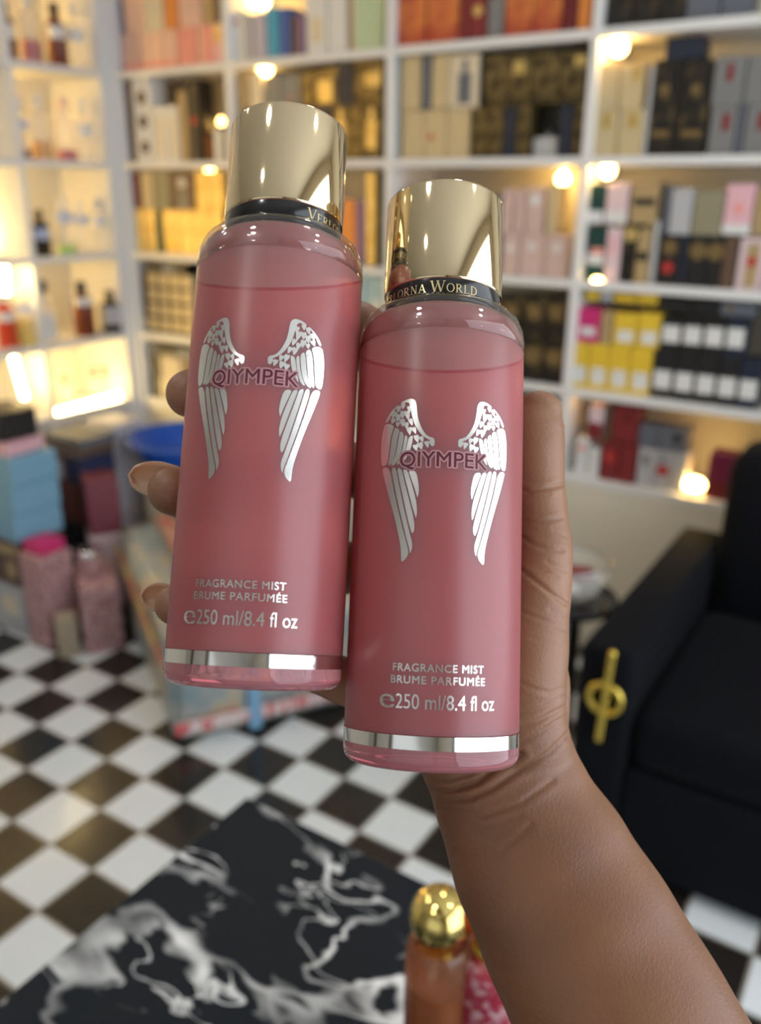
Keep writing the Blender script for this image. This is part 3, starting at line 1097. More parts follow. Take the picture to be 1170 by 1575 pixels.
tier('A', 2, 'lower tier', z, [(188, 203, None, 'red', 'red carton'), (205, 222, None, 'gold', 'gold foil carton'), (223, 240, None, 'gold', 'gold foil carton'), (242, 251, None, 'green', 'dark green carton'),
    (252, 275, None, 'gold', 'gold foil carton', [('medallion', 'yellow', .3, .7, .12, .36)]), (276, 297, None, 'gold', 'gold foil carton'), (298, 319, None, 'gold', 'gold foil carton'), (320, 343, None, 'gold', 'gold foil carton')], h=z1 - z)
tier('A', 2, 'upper tier', z1 + .001, [(183, 199, None, 'red', 'red carton'), (201, 215, None, 'darkred', 'dark red carton'), (217, 236, None, 'beige', 'beige gold carton'), (238, 260, None, 'olive', 'grey green carton'),
    (262, 299, None, 'brown', 'brown carton with silver knob', [('medallion', 'silver', .4, .6, .55, .85), ('band', 'grey', .35, .65, 0, .5)]), (301, 321, None, 'gold', 'bright gold carton'), (322, 343, None, 'gold', 'bright gold carton')], h=z_at(264, x_at(240, z1, YF + .03), YF + .03) - z1)
z = SH[4]
zz = [z]
hh = (z_at(422, x_at(245, z, YF + .03), YF + .03) - z) / 4
for k in range(4):
    tier('A', 3, ['lowest', 'second', 'third', 'fourth'][k] + ' layer', z + k * (hh + .0008), [(209 - k * 1 + q * 17.5, 225 - k * 1 + q * 17.5, None, 'brown' if (q == 0 and k > 0) else 'beige', ('striped brown' if (q == 0 and k > 0) else 'small cream') + ' box', [('band', 'black', 0, 1, .0, .2), ('side_stripe', 'black', .0, .16, .21, 1)]) for q in range(5)], h=hh)  # black bands and stripes paint the dark gaps between the boxes
zt4 = z + 4 * (hh + .0008)
tier('A', 3, 'top layer', zt4, [(204, 224, None, 'slate', 'dark slate carton'), (225, 246, None, 'black', 'black carton'), (247, 267, None, 'slate', 'dark slate carton', [('band', 'grey', 0, 1, .3, .5)]), (268, 284, None, 'black', 'black carton')], h=.05)
tier('A', 3, 'right end', z, [(300, 322, 430, 'pink', 'pink bottle with black cap', (), dict(bottle=1, cap='black', cap_h=.28)), (324, 348, 415, 'black', 'black carton')])
z = SH[5]
hh = (z_at(548, x_at(255, z, YF + .03), YF + .03) - z) / 2
for k in range(2):
    tier('A', 4, ['lower tier', 'upper tier'][k], z + k * (hh + .0008), [(216, 229, None, 'cream', 'small cream carton', [('band', 'black', 0, 1, .8, 1)]), (231, 246, None, 'black', 'black carton'), (247, 261, None, 'cream', 'cream carton', [('side_stripe', 'black', .42, .58, 0, 1)]), (262, 276, None, 'cream', 'cream carton', [('side_stripe', 'black', .42, .58, 0, 1)]), (278, 296, None, 'brown', 'dark brown carton'), (298, 320, None, 'cream', 'cream carton')], h=hh)
tier('A', 4, 'top layer', z + 2 * (hh + .0008), [(214, 240, None, 'slate', 'flat slate carton'), (241, 268, None, 'black', 'flat black carton'), (269, 297, None, 'slate', 'flat slate carton')], h=.045)

# ---- second column
z = SH[1]
tier('B', 0, 'shelf', z, [(357, 375, 18, 'white', 'white carton with red mark', [ST('red', .4, .8, .12)]), (377, 388, 22, 'palegrey', 'pale grey carton'), (390, 409, 20, 'lavender', 'white lavender carton'),
    (411, 428, 12, 'cyan', 'bright blue carton'), (429, 446, 12, 'blue', 'navy blue carton'), (448, 456, 24, 'brown', 'slim brown carton'), (457, 468, 20, 'purple', 'purple carton'),
    (471, 503, -12, 'white', 'large white carton', [('arch_panel', 'cream', .2, .8, .2, .6)]), (505, 533, -12, 'white', 'large white carton'), (535, 540, -12, 'tan', 'slim tan carton'), (542, 590, -12, 'palegreen', 'wide pale green carton', [('band', 'cream', 0, .1, 0, 1)])])
z = SH[2]
z1 = ztier(470, 166)
tier('B', 1, 'lower tier', z, [(362, 382, None, 'tan', 'tan carton'), (384, 406, None, 'brown', 'brown carton'), (410, 432, None, 'black', 'black carton'), (434, 456, None, 'brown', 'brown carton'), (458, 478, None, 'bronze', 'bronze glitter carton'), (480, 510, None, 'navy', 'dark navy carton'),
    (512, 536, None, 'bronze', 'bronze carton with gold bottle', [('bottle_picture', 'gold', .25, .75, .25, .95)]), (538, 554, None, 'bronze', 'bronze glitter carton'), (556, 586, None, 'bronze', 'bronze carton with gold bottle', [('bottle_picture', 'gold', .25, .75, .2, .95)])], h=z1 - z)
tier('B', 1, 'upper tier', z1 + .001, [(362, 382, 112, 'tan', 'tan carton'), (384, 403, 112, 'cream', 'cream gold carton'), (407, 432, 116, 'grey', 'grey brown filler for the gap'), (433, 460, 114, 'grey', 'grey brown carton with red mark', [ST('red', .5, .3, .14)]),
    (462, 481, 112, 'bronze', 'bronze glitter carton'), (482, 518, 105, 'bronze', 'wide bronze carton', [('foil_gleam_panel', 'gold', .2, .8, .1, .7)]), (519, 542, 88, 'navy', 'tall navy black carton'), (544, 588, 90, 'bronze', 'wide bronze carton', [('foil_gleam_panel', 'gold', .4, .95, .4, .7)])])
z = SH[3]
tier('B', 2, 'shelf', z, [(440, 470, 310, 'purple', 'purple carton'), (471, 500, 300, 'orange', 'orange carton'), (501, 520, 310, 'cream', 'cream carton'), (522, 546, 308, 'orange', 'pale orange carton'), (548, 560, 308, 'purple', 'purple carton'), (562, 577, 266, 'gold', 'tall slim gold carton'), (579, 590, 262, 'blackgold', 'black and gold carton')])
z = SH[4]
tier('B', 3, 'shelf', z, [(520, 542, 425, 'palegrey', 'pale grey carton'), (544, 560, 418, 'palecyan', 'pale blue carton'), (562, 590, 420, 'palecyan', 'wide pale blue carton', [('label', 'white', .3, .8, .3, .7)])])

# ---- third column
z = SH[1]
GD = lambda u: ('medallion', 'gold', u - .1, u + .1, .5, .75)
tier('C', 0, 'shelf', z, [(608, 655, -14, 'redgold', 'orange red carton with golden glow'), (657, 705, -14, 'redgold', 'orange red carton with golden glow'), (707, 720, -12, 'maroon', 'slim maroon carton'), (721, 748, -12, 'maroon', 'maroon carton with gold medallion', [GD(.5)]),
    (750, 774, -5, 'grey', 'grey brown filler for the gap'), (777, 821, -14, 'redgold', 'orange gold carton'), (822, 864, -14, 'redgold', 'orange carton with red sticker', [ST('red', .3, .5, .14)]), (866, 888, -12, 'darkred', 'dark red carton'), (890, 910, -14, 'orange', 'bright orange carton')])  # grey of the gap between cartons, put into a filler block's colour
z = SH[2]
z1 = ztier(700, 168)
tier('C', 1, 'lower tier', z, [(618, 651, None, 'beige', 'beige gold carton'), (652, 686, None, 'beige', 'beige gold carton with red sticker', [ST('red', .3, .45, .14)]), (687, 721, None, 'beige', 'beige gold carton'), (724, 746, None, 'bronze', 'bronze glitter carton'), (748, 772, None, 'bronze', 'bronze glitter carton'),
    (774, 792, None, 'navy', 'slim navy carton'), (794, 814, None, 'bronze', 'bronze glitter carton'), (816, 856, 196, 'silver', 'silver bottle with dark cap', (), dict(bottle=1, square=True, cap='black')), (858, 880, None, 'navy', 'slim black navy carton'), (882, 903, None, 'bronze', 'bronze glitter carton')], h=z1 - z)
tier('C', 1, 'upper tier', z1 + .003, [(617, 646, 86, 'beige', 'beige gold carton'), (648, 662, 86, 'slate', 'slim slate filler for the dark gap'), (664, 690, 84, 'beige', 'beige gold carton'), (691, 736, 83, 'cream', 'cream carton with bottle picture', [('bottle_picture', 'slate', .3, .75, .08, .9)]), (737, 744, 84, 'black', 'slim black carton'),
    (746, 780, 84, 'bronze', 'bronze glitter carton'), (781, 816, 82, 'bronze', 'bronze carton with gold gleam', [('foil_gleam_panel', 'gold', .2, .7, .6, .85)]), (818, 859, 80, 'bronze', 'bronze glitter carton'), (861, 902, 78, 'bronze', 'bronze carton with gold gleam', [('foil_gleam_panel', 'gold', .5, .95, .7, .9)])])  # gold gleam panels are reflections painted onto the bronze cartons
z = SH[3]
z1 = ztier(820, 360)
tier('C', 2, 'lower tier', z, [(616, 646, 300, 'orange', 'orange carton'), (648, 680, 285, 'brown', 'brown carton'), (690, 740, 320, 'bronze', 'bronze carton'), (742, 770, 300, 'slate', 'dark slate carton'), (772, 797, None, 'blush', 'blush carton with pale dot', [('medallion', 'white', .35, .65, .55, .75)]), (799, 836, None, 'blush', 'blush carton with pale dot', [('medallion', 'white', .35, .65, .6, .8)]),
    (838, 874, None, 'blush', 'blush carton with pale dot', [('medallion', 'white', .35, .65, .6, .8)])], h=z1 - z)
tier('C', 2, 'upper tier', z1 + .001, [(772, 789, 290, 'blush', 'blush carton'), (791, 806, 290, 'blush', 'slim blush carton'), (808, 836, 288, 'blush', 'blush carton with pale dot', [('medallion', 'white', .35, .65, .6, .85)]), (840, 856, 283, 'glow', 'carton coloured as lit panel edge')])
z = SH[4]
z1 = ztier(840, 516)
tier('C', 3, 'lower tier', z, [(690, 729, None, 'blackgold', 'black carton with gold oval', [EM('dimgold')]), (731, 765, None, 'blackgold', 'black carton with gold oval', [EM('dimgold')]), (767, 800, None, 'blackgold', 'black carton with gold oval', [EM('dimgold')]), (802, 834, None, 'blackgold', 'black carton with gold oval', [EM('dimgold')]), (836, 868, None, 'blackgold', 'black carton with gold oval', [EM('dimgold')])], h=z1 - z)
tier('C', 3, 'upper tier', z1 + .001, [(733, 767, 452, 'blackgold', 'black carton with gold oval', [EM('dimgold')]), (769, 803, 452, 'blackgold', 'black carton with gold oval', [EM('dimgold')]), (805, 838, 452, 'blackgold', 'black carton with gold oval', [EM('dimgold')]), (840, 871, 452, 'blackgold', 'black carton with gold oval', [EM('dimgold')])])
z = SH[5]
tier('C', 4, 'shelf', z, [(700, 745, 640, 'slate', 'slate carton'), (750, 790, 620, 'blackgold', 'black and gold carton'), (792, 838, 610, 'blackgold', 'black and gold carton')])

# ---- right-hand column
z = SH[1]
tier('D', 0, 'shelf', z, [(932, 975, -24, 'blackgold', 'black carton with gold trim'), (977, 1015, -24, 'blackgold', 'black carton with gold trim'), (1017, 1056, -24, 'blackgold', 'black carton with gold trim'), (1058, 1110, -26, 'slate', 'dark slate carton'), (1112, 1160, -26, 'slate', 'dark slate carton')])
z = SH[2]
z1 = ztier(950, 170)
tier('D', 1, 'lower tier', z, [(911, 949, None, 'beige', 'gold beige carton with gold gleam', [('foil_gleam_panel', 'gold', .35, .75, .6, .95)]), (951, 989, None, 'beige', 'gold beige carton with gold gleam', [('foil_gleam_panel', 'gold', .35, .75, .6, .95)]), (990, 996, 100, 'silver', 'slim silver carton'), (998, 1032, 92, 'blackgold', 'tall black carton with gold emblem', [('foil_band', 'dimgold', .1, .9, .2, .27), EM('dimgold', .5, .7, .12)]),  # gold gleam panels paint highlights on the beige cartons
    (1034, 1041, 92, 'black', 'slim black carton'), (1043, 1083, 92, 'blackgold', 'tall black carton with gold emblem', [('foil_band', 'dimgold', .1, .9, .2, .27), EM('dimgold', .5, .7, .12)]), (1091, 1131, None, 'grey', 'grey carton with red label', [('label', 'maroon', .45, .75, .5, .85)]), (1133, 1144, None, 'slate', 'slim slate filler for the dark gap'), (1146, 1185, None, 'grey', 'grey carton with red label', [('label', 'maroon', .45, .75, .5, .85)])], h=z1 - z)  # slate filler carries the shade of the gap between grey cartons as colour
tier('D', 1, 'upper tier', z1 + .001, [(913, 951, 98, 'beige', 'gold beige carton'), (953, 989, 98, 'beige', 'gold beige carton with gold gleam', [('foil_gleam_panel', 'gold', .5, .9, .6, .95)]), (1097, 1146, 86, 'grey', 'grey carton with maroon label', [('label', 'maroon', .4, .62, .5, .85)]), (1148, 1192, 86, 'grey', 'grey carton with maroon label', [('label', 'maroon', .7, .9, .5, .85)])])  # gold gleam here is a painted highlight too
zz = z_at(92, x_at(1040, z, YF + .03), YF + .03)
tier('D', 1, 'topmost', zz + .0016, [(1026, 1084, 56, 'navy', 'navy carton lying across')])
z = SH[3]
z1 = ztier(1060, 362)
tier('D', 2, 'lower tier', z, [(902, 928, 350, 'green', 'dark green and white carton', [('band', 'white', 0, 1, .3, .5), ('band', 'salmon', .2, 1, .5, .62)]), (930, 953, 350, 'pinkwhite', 'white pink carton', [('label', 'pink', .2, .8, .5, .85)]), (956, 975, 342, 'blackgold', 'black carton with gold medallion', [('medallion', 'gold', .25, .75, .68, .92)]), (977, 998, 352, 'tan', 'gold tan carton with black band', [('band', 'black', .1, .9, .42, .58)]),
    (1000, 1008, 340, 'silver', 'slim silver carton'), (1012, 1043, None, 'black', 'black carton with red sticker', [EM('dimgold', .5, .75, .3), ST('red', .5, .35, .24)]), (1045, 1055, None, 'navy', 'slim navy carton'), (1057, 1085, None, 'black', 'black carton with gold emblem', [EM('dimgold', .5, .7, .34)]), (1087, 1108, None, 'black', 'black carton with gold emblem', [EM('dimgold', .5, .7, .34)]), (1110, 1131, None, 'brown', 'brown black carton'),
    (1134, 1172, 366, 'pinkwhite', 'white carton with brown window', [('window', 'tan', .3, .85, .05, .9), ST('red', .55, .55, .2)])], h=z1 - z)
zd = z_at(347, x_at(940, z, YF + .03), YF + .03)
tier('D', 2, 'upper left tier', zd + .005, [(906, 930, 283, 'green', 'dark green and white carton', [('band', 'white', 0, 1, .0, .32)]), (932, 966, 281, 'pinkwhite', 'pale pink carton', [('band', 'white', 0, 1, 0, .3)]), (970, 1012, 280, 'tan', 'gold tan carton with black band', [('band', 'black', .1, .9, .45, .62)])])
tier('D', 2, 'upper right tier', z1 + .001, [(1020, 1029, 285, 'slate', 'slim slate filler for the dark gap'), (1031, 1064, 290, 'palegrey', 'pale grey carton'), (1066, 1112, 292, 'olive', 'olive beige carton')])
zp = z_at(364, x_at(1150, z, YF + .03), YF + .03)
tier('D', 2, 'far right stack', zp + .004, [(1114, 1158, 283, 'pink', 'pale pink carton with rosy emblem', [('emblem', 'salmon', .4, .6, .42, .62), ('band', 'white', 0, 1, 0, .2)]), (1160, 1190, 290, 'tan', 'brown gold carton')])
z = SH[4]
z1 = ztier(950, 532)
z2 = ztier(980, 478)
YL = [LB('white', .2, .9, .12, .48)]
tier('D', 3, 'lower tier', z, [(879, 903, None, 'yellow', 'yellow carton with white label', YL), (904, 934, None, 'yellow', 'yellow carton with white label', YL), (935, 966, None, 'yellow', 'yellow carton with white label', YL), (967, 1000, None, 'yellow', 'yellow carton with white label', YL)] +
     [(1003 + q * 33, 1034 + q * 33, None, 'black' if q < 4 else 'navy', ('black' if q < 4 else 'navy') + ' carton with white label', [LB('white', .08, .95, .2, .58)]) for q in range(5)], h=z1 - z)
tier('D', 3, 'upper tier', z1 + .001, [(889, 922, 474, 'magenta', 'bright magenta carton with white label', [LB('white', .15, .85, .2, .45)]), (924, 942, 478, 'tan', 'amber brown carton'), (944, 979, 482, 'yellow', 'yellow carton with white label', YL), (981, 1015, 482, 'yellow', 'yellow carton with white label', YL)] +
     [(1017 + q * 33, 1048 + q * 33, 488 + q, 'black' if q < 3 else 'navy', ('black' if q < 3 else 'navy') + ' carton with white label', [LB('white', .08, .95, .25, .75)]) for q in range(4)])
zy = z_at(474, x_at(980, z1, YF + .03), YF + .03)
tier('D', 3, 'topmost left tier', zy + .012, [(902, 924, 447, 'yellow', 'small yellow carton'), (926, 944, 447, 'palegrey', 'small pale grey carton'), (946, 980, 452, 'yellow', 'yellow amber carton'), (982, 1014, 452, 'yellow', 'yellow amber carton')])
zk = z_at(488, x_at(1060, z1, YF + .03), YF + .03)
tier('D', 3, 'topmost right tier', zk + .012, [(1020, 1062, 458, 'black', 'flat black carton'), (1064, 1110, 460, 'black', 'flat black carton'), (1112, 1165, 462, 'slate', 'flat slate carton', [EM('dimgold', .3, .5, .4)])])
z = SH[5]
z1 = ztier(1010, 692)
tier('D', 4, 'lower tier', z, [(884, 903, 675, 'white', 'white carton with pink mark', [ST('salmon', .5, .75, .2)]), (905, 921, 690, 'white', 'slim white carton'), (923, 950, None, 'maroon', 'maroon carton with red sticker', [ST('red', .5, .6, .3)]), (951, 978, None, 'maroon', 'plain maroon carton'), (980, 1006, None, 'palegrey', 'grey carton with dark marks', [('label', 'slate', .3, .6, .55, .85)]), (1007, 1031, None, 'palegrey', 'grey carton with red dot', [ST('red', .5, .5, .3), ('label', 'slate', .3, .6, .7, .9)]), (1032, 1054, None, 'palegrey', 'plain grey carton'),
    (1086, 1125, 700, 'plum', 'plum maroon carton', [('band', 'darkred', 0, 1, 0, .4)])], h=z1 - z)
zw = z_at(672, x_at(900, z, YF + .03), YF + .03)
tier('D', 4, 'upper tier', z1 + .004, [(905, 928, 626, 'pinkwhite', 'white and maroon carton', [('band', 'maroon', 0, 1, 0, .5)]), (930, 940, 624, 'brown', 'slim brown carton'), (942, 982, 622, 'maroon', 'large maroon carton', [('emblem', 'darkred', .4, .7, .5, .8)]), (984, 1012, 654, 'slate', 'blue grey carton'), (1013, 1056, 660, 'slate', 'grey carton with dark disc', [('emblem', 'black', .55, .85, .4, .8)])])

# ------------------------------------------------------------------ warm lamps
WARM = (1.0, .72, .30)
bulb_m = mat('warm_bulb_glow', (1, .9, .7), .4, emit=34, ecol=(1.0, .62, .18))
dim_m = mat('warm_bulb_glow_dim', (1, .9, .7), .4, emit=16, ecol=(1, .55, .15))
tube_m = mat('warm_tube_glow', (1, .95, .75), .4, emit=45, ecol=(1.0, .72, .28))
socket_m = mat('white_socket', (.7, .68, .62), .5)


def bulb(px, py, Y, r, label, m=bulb_m, board=None, up=False):
    p = onY(px, py, Y)
    e = empty('light_bulb', p)
    tag(e, label, 'light bulb', 'warm bulbs in the shelving')
    obj('glass_globe', lathe_bm([(r * math.sin(math.radians(a)) * (1 if a < 100 else .96), -r * math.cos(math.radians(a))) for a in range(0, 161, 16)] + [(r * .34, r * 1.15), (0, r * 1.15)], 20), m, e, smooth=True)
    top = (board - p.z) if board else r * 2.2
    obj('socket', lathe_bm([(0, r * 1.16), (r * .45, r * 1.16), (r * .5, min(top, r * 2.1)), (r * .3, top), (0, top)], 16), socket_m, e, sharp=50)


BD = lambda k: SH[k] - .0262
bulb(408, 106, YF + .05, .024, 'glowing bulb under the board above the bronze boxes, second shelf column', board=BD(1))
bulb(404, 2, YF + .16, .024, 'glowing bulb cut by the top edge above blue and white cartons')
bulb(951, 72, YF + .035, .025, 'largest glowing bulb, under the board at upper right above gold beige boxes', board=BD(1))
bulb(934, 262, YF + .035, .022, 'glowing bulb above the dark green and pale pink cartons', board=BD(2))
bulb(918, 435, YF + .03, .018, 'small glowing bulb above the magenta and yellow cartons', board=BD(3))
bulb(905, 604, YF + .06, .016, 'faint amber bulb above the white and maroon cartons', m=dim_m, board=BD(4))
bulb(340, 187, YF + .12, .014, 'small amber bulb at the right end of the second row, corner column', m=dim_m)
bulb(866, 275, YF + .2, .022, 'hidden glowing bulb behind the lit-panel carton in third column', board=BD(2))
bulb(322, 258, YF + .2, .02, 'glowing bulb deep above the gold cartons in the corner column', board=BD(2))
# a small lamp standing on the bottom shelf
p = onY(1067, 745, YF + .05)
e = empty('table_lamp', (p.x, p.y, SH[5] + .0005))
tag(e, 'small glowing lamp standing between grey and plum cartons on the bottom shelf', 'lamp')
obj('lamp_base', lathe_bm([(0, 0), (.03, 0), (.03, .012), (.018, .02), (.02, p.z - SH[5] - .02), (0, p.z - SH[5] - .02)], 24), mat('frosted_lamp_stem', (.8, .72, .55), .4), e, sharp=40)
obj('lamp_globe', lathe_bm([(0, p.z - SH[5] - .0195)] + [(.034 * math.sin(math.radians(a)), p.z - SH[5] - .022 * math.cos(math.radians(a))) for a in range(20, 180, 16)] + [(0, p.z - SH[5] + .022)], 24), bulb_m, e, smooth=True)


def tube_light(a, b, r, label):
    a, b = Vector(a), Vector(b)
    d = (b - a)
    L = d.length
    e = empty('tube_light', a)
    e.rotation_euler = d.to_track_quat('Z', 'Y').to_euler()
    tag(e, label, 'tube light', 'warm tube lights on the left shelving')
    obj('glowing_tube', lathe_bm([(0, .0005), (r, .001), (r, L - .001), (0, L - .0005)], 16), tube_m, e, smooth=True)
    for z0, z1 in ((-.014, 0), (L, L + .014)):
        obj('end_cap', lathe_bm([(0, z0), (r * 1.1, z0), (r * 1.1, z1), (0, z1)], 16), socket_m, e, sharp=40)


tube_light(onX(80, 637, XF - .04), onX(184, 607, XF - .04), .012, 'horizontal glowing tube light lying at the bottom of the left shelving')
tube_light(onX(4, 400, XF - .03), onX(9, 452, XF - .03), .016, 'upright glowing tube light at the left edge above the red bottle')
tube_light(onX(18, 540, XF - .03), onX(38, 612, XF - .03), .012, 'upright glowing tube light below the red bottle at the left edge')
tube_light(onX(-30, 250, XF - .26), onX(-30, 380, XF - .26), .012, 'upright glowing tube light just outside the left edge behind clear bottles')
tube_light((XF - .29, 2.28, SH[5] - .16), (XF - .29, 2.28 - .6, SH[5] - .16), .012, 'glowing tube light in the low cubby at far left')

# ------------------------------------------------------------------ mist bottles on the left shelving
clearp = bpy.data.materials.new('thin_clear_plastic')
clearp.use_nodes = True
nt = clearp.node_tree
tr = nt.nodes.new('ShaderNodeBsdfTransparent')
mxs = nt.nodes.new('ShaderNodeMixShader')
mxs.inputs[0].default_value = .2
nt.nodes['Principled BSDF'].inputs['Base Color'].default_value = (.85, .82, .76, 1)
nt.nodes['Principled BSDF'].inputs['Roughness'].default_value = .15
nt.links.new(tr.outputs[0], mxs.inputs[1])
nt.links.new(nt.nodes['Principled BSDF'].outputs[0], mxs.inputs[2])
nt.links.new(mxs.outputs[0], nt.nodes['Material Output'].inputs[0])
amber = mat('amber_plastic', (.16, .035, .012), .2)
darkb = mat('dark_brown_plastic', (.02, .012, .01), .2)
LIQ = lambda n, c: mat(n + '_liquid', c, .2, sss=.3)


def lbottle(px0, px1, ytop, k, body, cap, label, liquid=None, lh=.4, lab=None, lv=(.4, .7), X=XF - .07, cat='bottle', cap_h=.2):
    zb = SH[k] + .0004
    y0, y1 = y_at(px0, zb + .08, X), y_at(px1, zb + .08, X)
    y = (y0 + y1) / 2
    r = (y1 - y0) / 2
    zt = onX((px0 + px1) / 2, ytop, X).z
    e = flacon(X, y, zb, zt - zb, r, body, cap, name='mist_bottle', liquid=liquid, liq_h=lh, label_m=lab, label_v=lv, facing=(.8, -.45), cap_h=cap_h)
    tag(e, label, cat, 'bottles on the left shelving')


wl = pm('white')
bl = mat('pale_blue_label', (.45, .52, .75), .5)
blk = mat('black_pump_cap', (.015, .012, .012), .35)
wcap = mat('clear_white_cap', (.75, .72, .68), .3)
lbottle(-1, 22, 2, 1, amber, blk, 'amber bottle cut by the left edge on the highest left shelf', lab=wl, lv=(.45, .75))
lbottle(33, 60, -10, 1, clearp, wcap, 'clear bottle of red liquid between two amber bottles', LIQ('red', (.45, .05, .06)), .42)
lbottle(75, 100, 6, 1, amber, blk, 'amber bottle with white label right of the red liquid', lab=wl, lv=(.55, .8))
lbottle(106, 128, 4, 1, clearp, wcap, 'empty clear bottle beside the amber one near the corner', lab=wl, lv=(.5, .75))
lbottle(24, 45, 150, 2, clearp, wcap, 'clear bottle with a little brown liquid, second left shelf', LIQ('brown', (.25, .07, .03)), .22, lab=bl, lv=(.62, .78))
lbottle(50, 76, 148, 2, clearp, wcap, 'clear bottle with orange liquid on the second left shelf', LIQ('orange', (.75, .36, .02)), .36)
lbottle(88, 114, 150, 2, clearp, mat('pale_pink_cap', (.75, .55, .48), .4), 'clear bottle with red liquid and pinkish cap on second left shelf', LIQ('cherry', (.5, .02, .05)), .22)
lbottle(118, 142, 154, 2, clearp, wcap, 'empty clear bottle rightmost on the second left shelf', lab=wl, lv=(.5, .75))
lbottle(50, 74, 322, 3, darkb, blk, 'dark brown bottle with pale label on the third left shelf', lab=bl, lv=(.45, .75))
lbottle(90, 112, 305, 3, clearp, wcap, 'clear bottle with green liquid and blue label', LIQ('green', (.3, .6, .05)), .2, lab=bl, lv=(.72, .95))
lbottle(116, 136, 310, 3, clearp, wcap, 'clear bottle with blue label right of the green liquid', lab=bl, lv=(.72, .92))
lbottle(142, 162, 306, 3, clearp, wcap, 'empty clear bottle nearest the corner, third left shelf', lab=wl, lv=(.6, .85))
lbottle(-2, 22, 446, 4, mat('red_orange_plastic', (.62, .06, .02), .2, sss=.3), wcap, 'red orange bottle with white label under the glowing tube', lab=wl, lv=(.6, .8))
lbottle(26, 54, 440, 4, clearp, wcap, 'clear bottle of yellow liquid beside the red orange bottle', LIQ('yellow', (.8, .55, .03)), .55, lab=bl, lv=(.75, .88))
lbottle(60, 84, 430, 4, clearp, blk, 'empty clear bottle with black pump left of the amber bottle', lab=wl, lv=(.05, .6))
lbottle(116, 142, 432, 4, amber, blk, 'amber bottle with black pump alone on the fourth left shelf', lab=wl, lv=(.72, .9))
lbottle(158, 188, 446, 4, darkb, blk, 'dark squat bottle with silver label right of the amber bottle', lab=pm('palegrey'), lv=(.25, .8))
lbottle(138, 152, 566, 5, clearp, blk, 'small clear bottle with black cap behind the horizontal tube', X=XF - .16, cap_h=.28)
lbottle(155, 170, 564, 5, clearp, blk, 'second small clear bottle with black cap behind the horizontal tube', X=XF - .16, cap_h=.28)
lbottle(93, 107, 580, 5, clearp, blk, 'short clear bottle at the left end of the horizontal tube', X=XF - .16, cap_h=.2)

# ------------------------------------------------------------------ heaped stock on the floor at the left
def block(name, x, y, rz, w, d, z0, h, m, label, cat, marks=(), tilt=0.0, group=None):
    """carton with its base centre at x, y, z0"""
    o = obj(name, box_bm(-w / 2, w / 2, -d / 2, d / 2, 0, h, .004, 2), m)
    o.location = (x, y, z0)
    o.rotation_euler = (0, tilt, math.radians(rz))
    for mk in marks:
        side, kind, col, u0, u1, v0, v1 = mk
        mm_ = pm(col) if isinstance(col, str) else col
        if side == 'front':
            b = box_bm(-w / 2 + w * u0, -w / 2 + w * u1, -d / 2 - .0012, -d / 2 + .0006, h * v0, h * v1)
        elif side == 'side':
            b = box_bm(w / 2 - .0006, w / 2 + .0012, -d / 2 + d * u0, -d / 2 + d * u1, h * v0, h * v1)
        else:
            b = box_bm(-w / 2 + w * u0, -w / 2 + w * u1, -d / 2 + d * v0, -d / 2 + d * v1, h - .0006, h + .0012)
        obj(kind, b, mm_, o)
    tag(o, label, cat, group)
    return o


lace = two_tone('pink_lace_print', (.30, .12, .13), (.62, .40, .40), 90, .42, .56, .5)
GP = 'stock heaped on the floor at the left'
def gz(px, py, x, y):
    """height at ground point x, y that appears at image row py"""
    r = ray(px, py)
    k = math.hypot(x, y) / math.hypot(r.x, r.y)
    return EYE.z + r.z * k

block('cardboard_box', -2.71, 1.74, 0, .26, .2, .0005, .19, pm('palegrey'), 'pale grey white carton at the foot of the left stack on the floor', 'box', [('front', 'label', 'cream', .5, .85, .4, .8)], group=GP)
block('cardboard_box', -2.71, 1.745, 2, .25, .19, .1915, .175, pm('brown'), 'dark brown carton with gold print on top of the pale grey one', 'box', [('front', 'foil_band', 'tan', .45, .95, .72, .9), ('front', 'foil_gleam_panel', 'tan', .68, .86, .2, .55)], group=GP)
for k, zz in enumerate((.3680, .4695, .5710)):
    block('cardboard_box', -2.70, 1.755 + .003 * k, -3 + 2 * k, .24, .19, zz, .1, mat('sky_blue_card', (.20, .40, .56), .5), 'sky blue carton, %s of the three blue ones stacked at the left edge' % ('lowest', 'middle', 'uppermost')[k], 'box', group=GP)
block('cardboard_box', -2.72, 1.76, 4, .2, .16, .6725, .045, pm('pink'), 'flat pink carton on top of the sky blue cartons', 'box', group=GP)
block('cardboard_box', -2.735, 1.77, -4, .18, .15, .7185, .1, pm('black'), 'black carton crowning the blue stack at the left edge', 'box', group=GP)
block('cardboard_box', -2.965, 1.88, 0, .17, .19, .0005, .72, mat('pale_grey_card', (.42, .42, .45), .5), 'tall pale grey carton standing behind the sky blue stack', 'box', group=GP)
block('gift_box', -2.50, 1.70, 0, .12, .13, .0005, .35, lace, 'tall narrow box with pink lace print standing on the floor', 'box', group=GP)
block('gift_box', -2.505, 1.705, 0, .1, .1, .3515, .04, pm('magenta'), 'small magenta box lying on the tall pink lace box', 'box', group=GP)
ang = math.degrees(math.atan2(-.562, .827))
block('gift_box', -2.37, 1.80, ang, .24, .13, .0005, .25, lace, 'wide box with pink lace print between the tall one and the wrapped bale', 'box', [('front', 'label', 'cream', .35, .7, .1, .45)], group=GP)
block('paper_pack', -2.372, 1.655, ang, .075, .07, .0005, .15, mat('cream_paper', (.42, .34, .25), .7), 'small cream paper pack on the floor in front of the pink lace boxes', 'pack', group=GP)
e = empty('round_tin', (-2.40, 1.81, .2515))
tag(e, 'round tin with shiny silver lid on the wide pink lace box', 'tin')
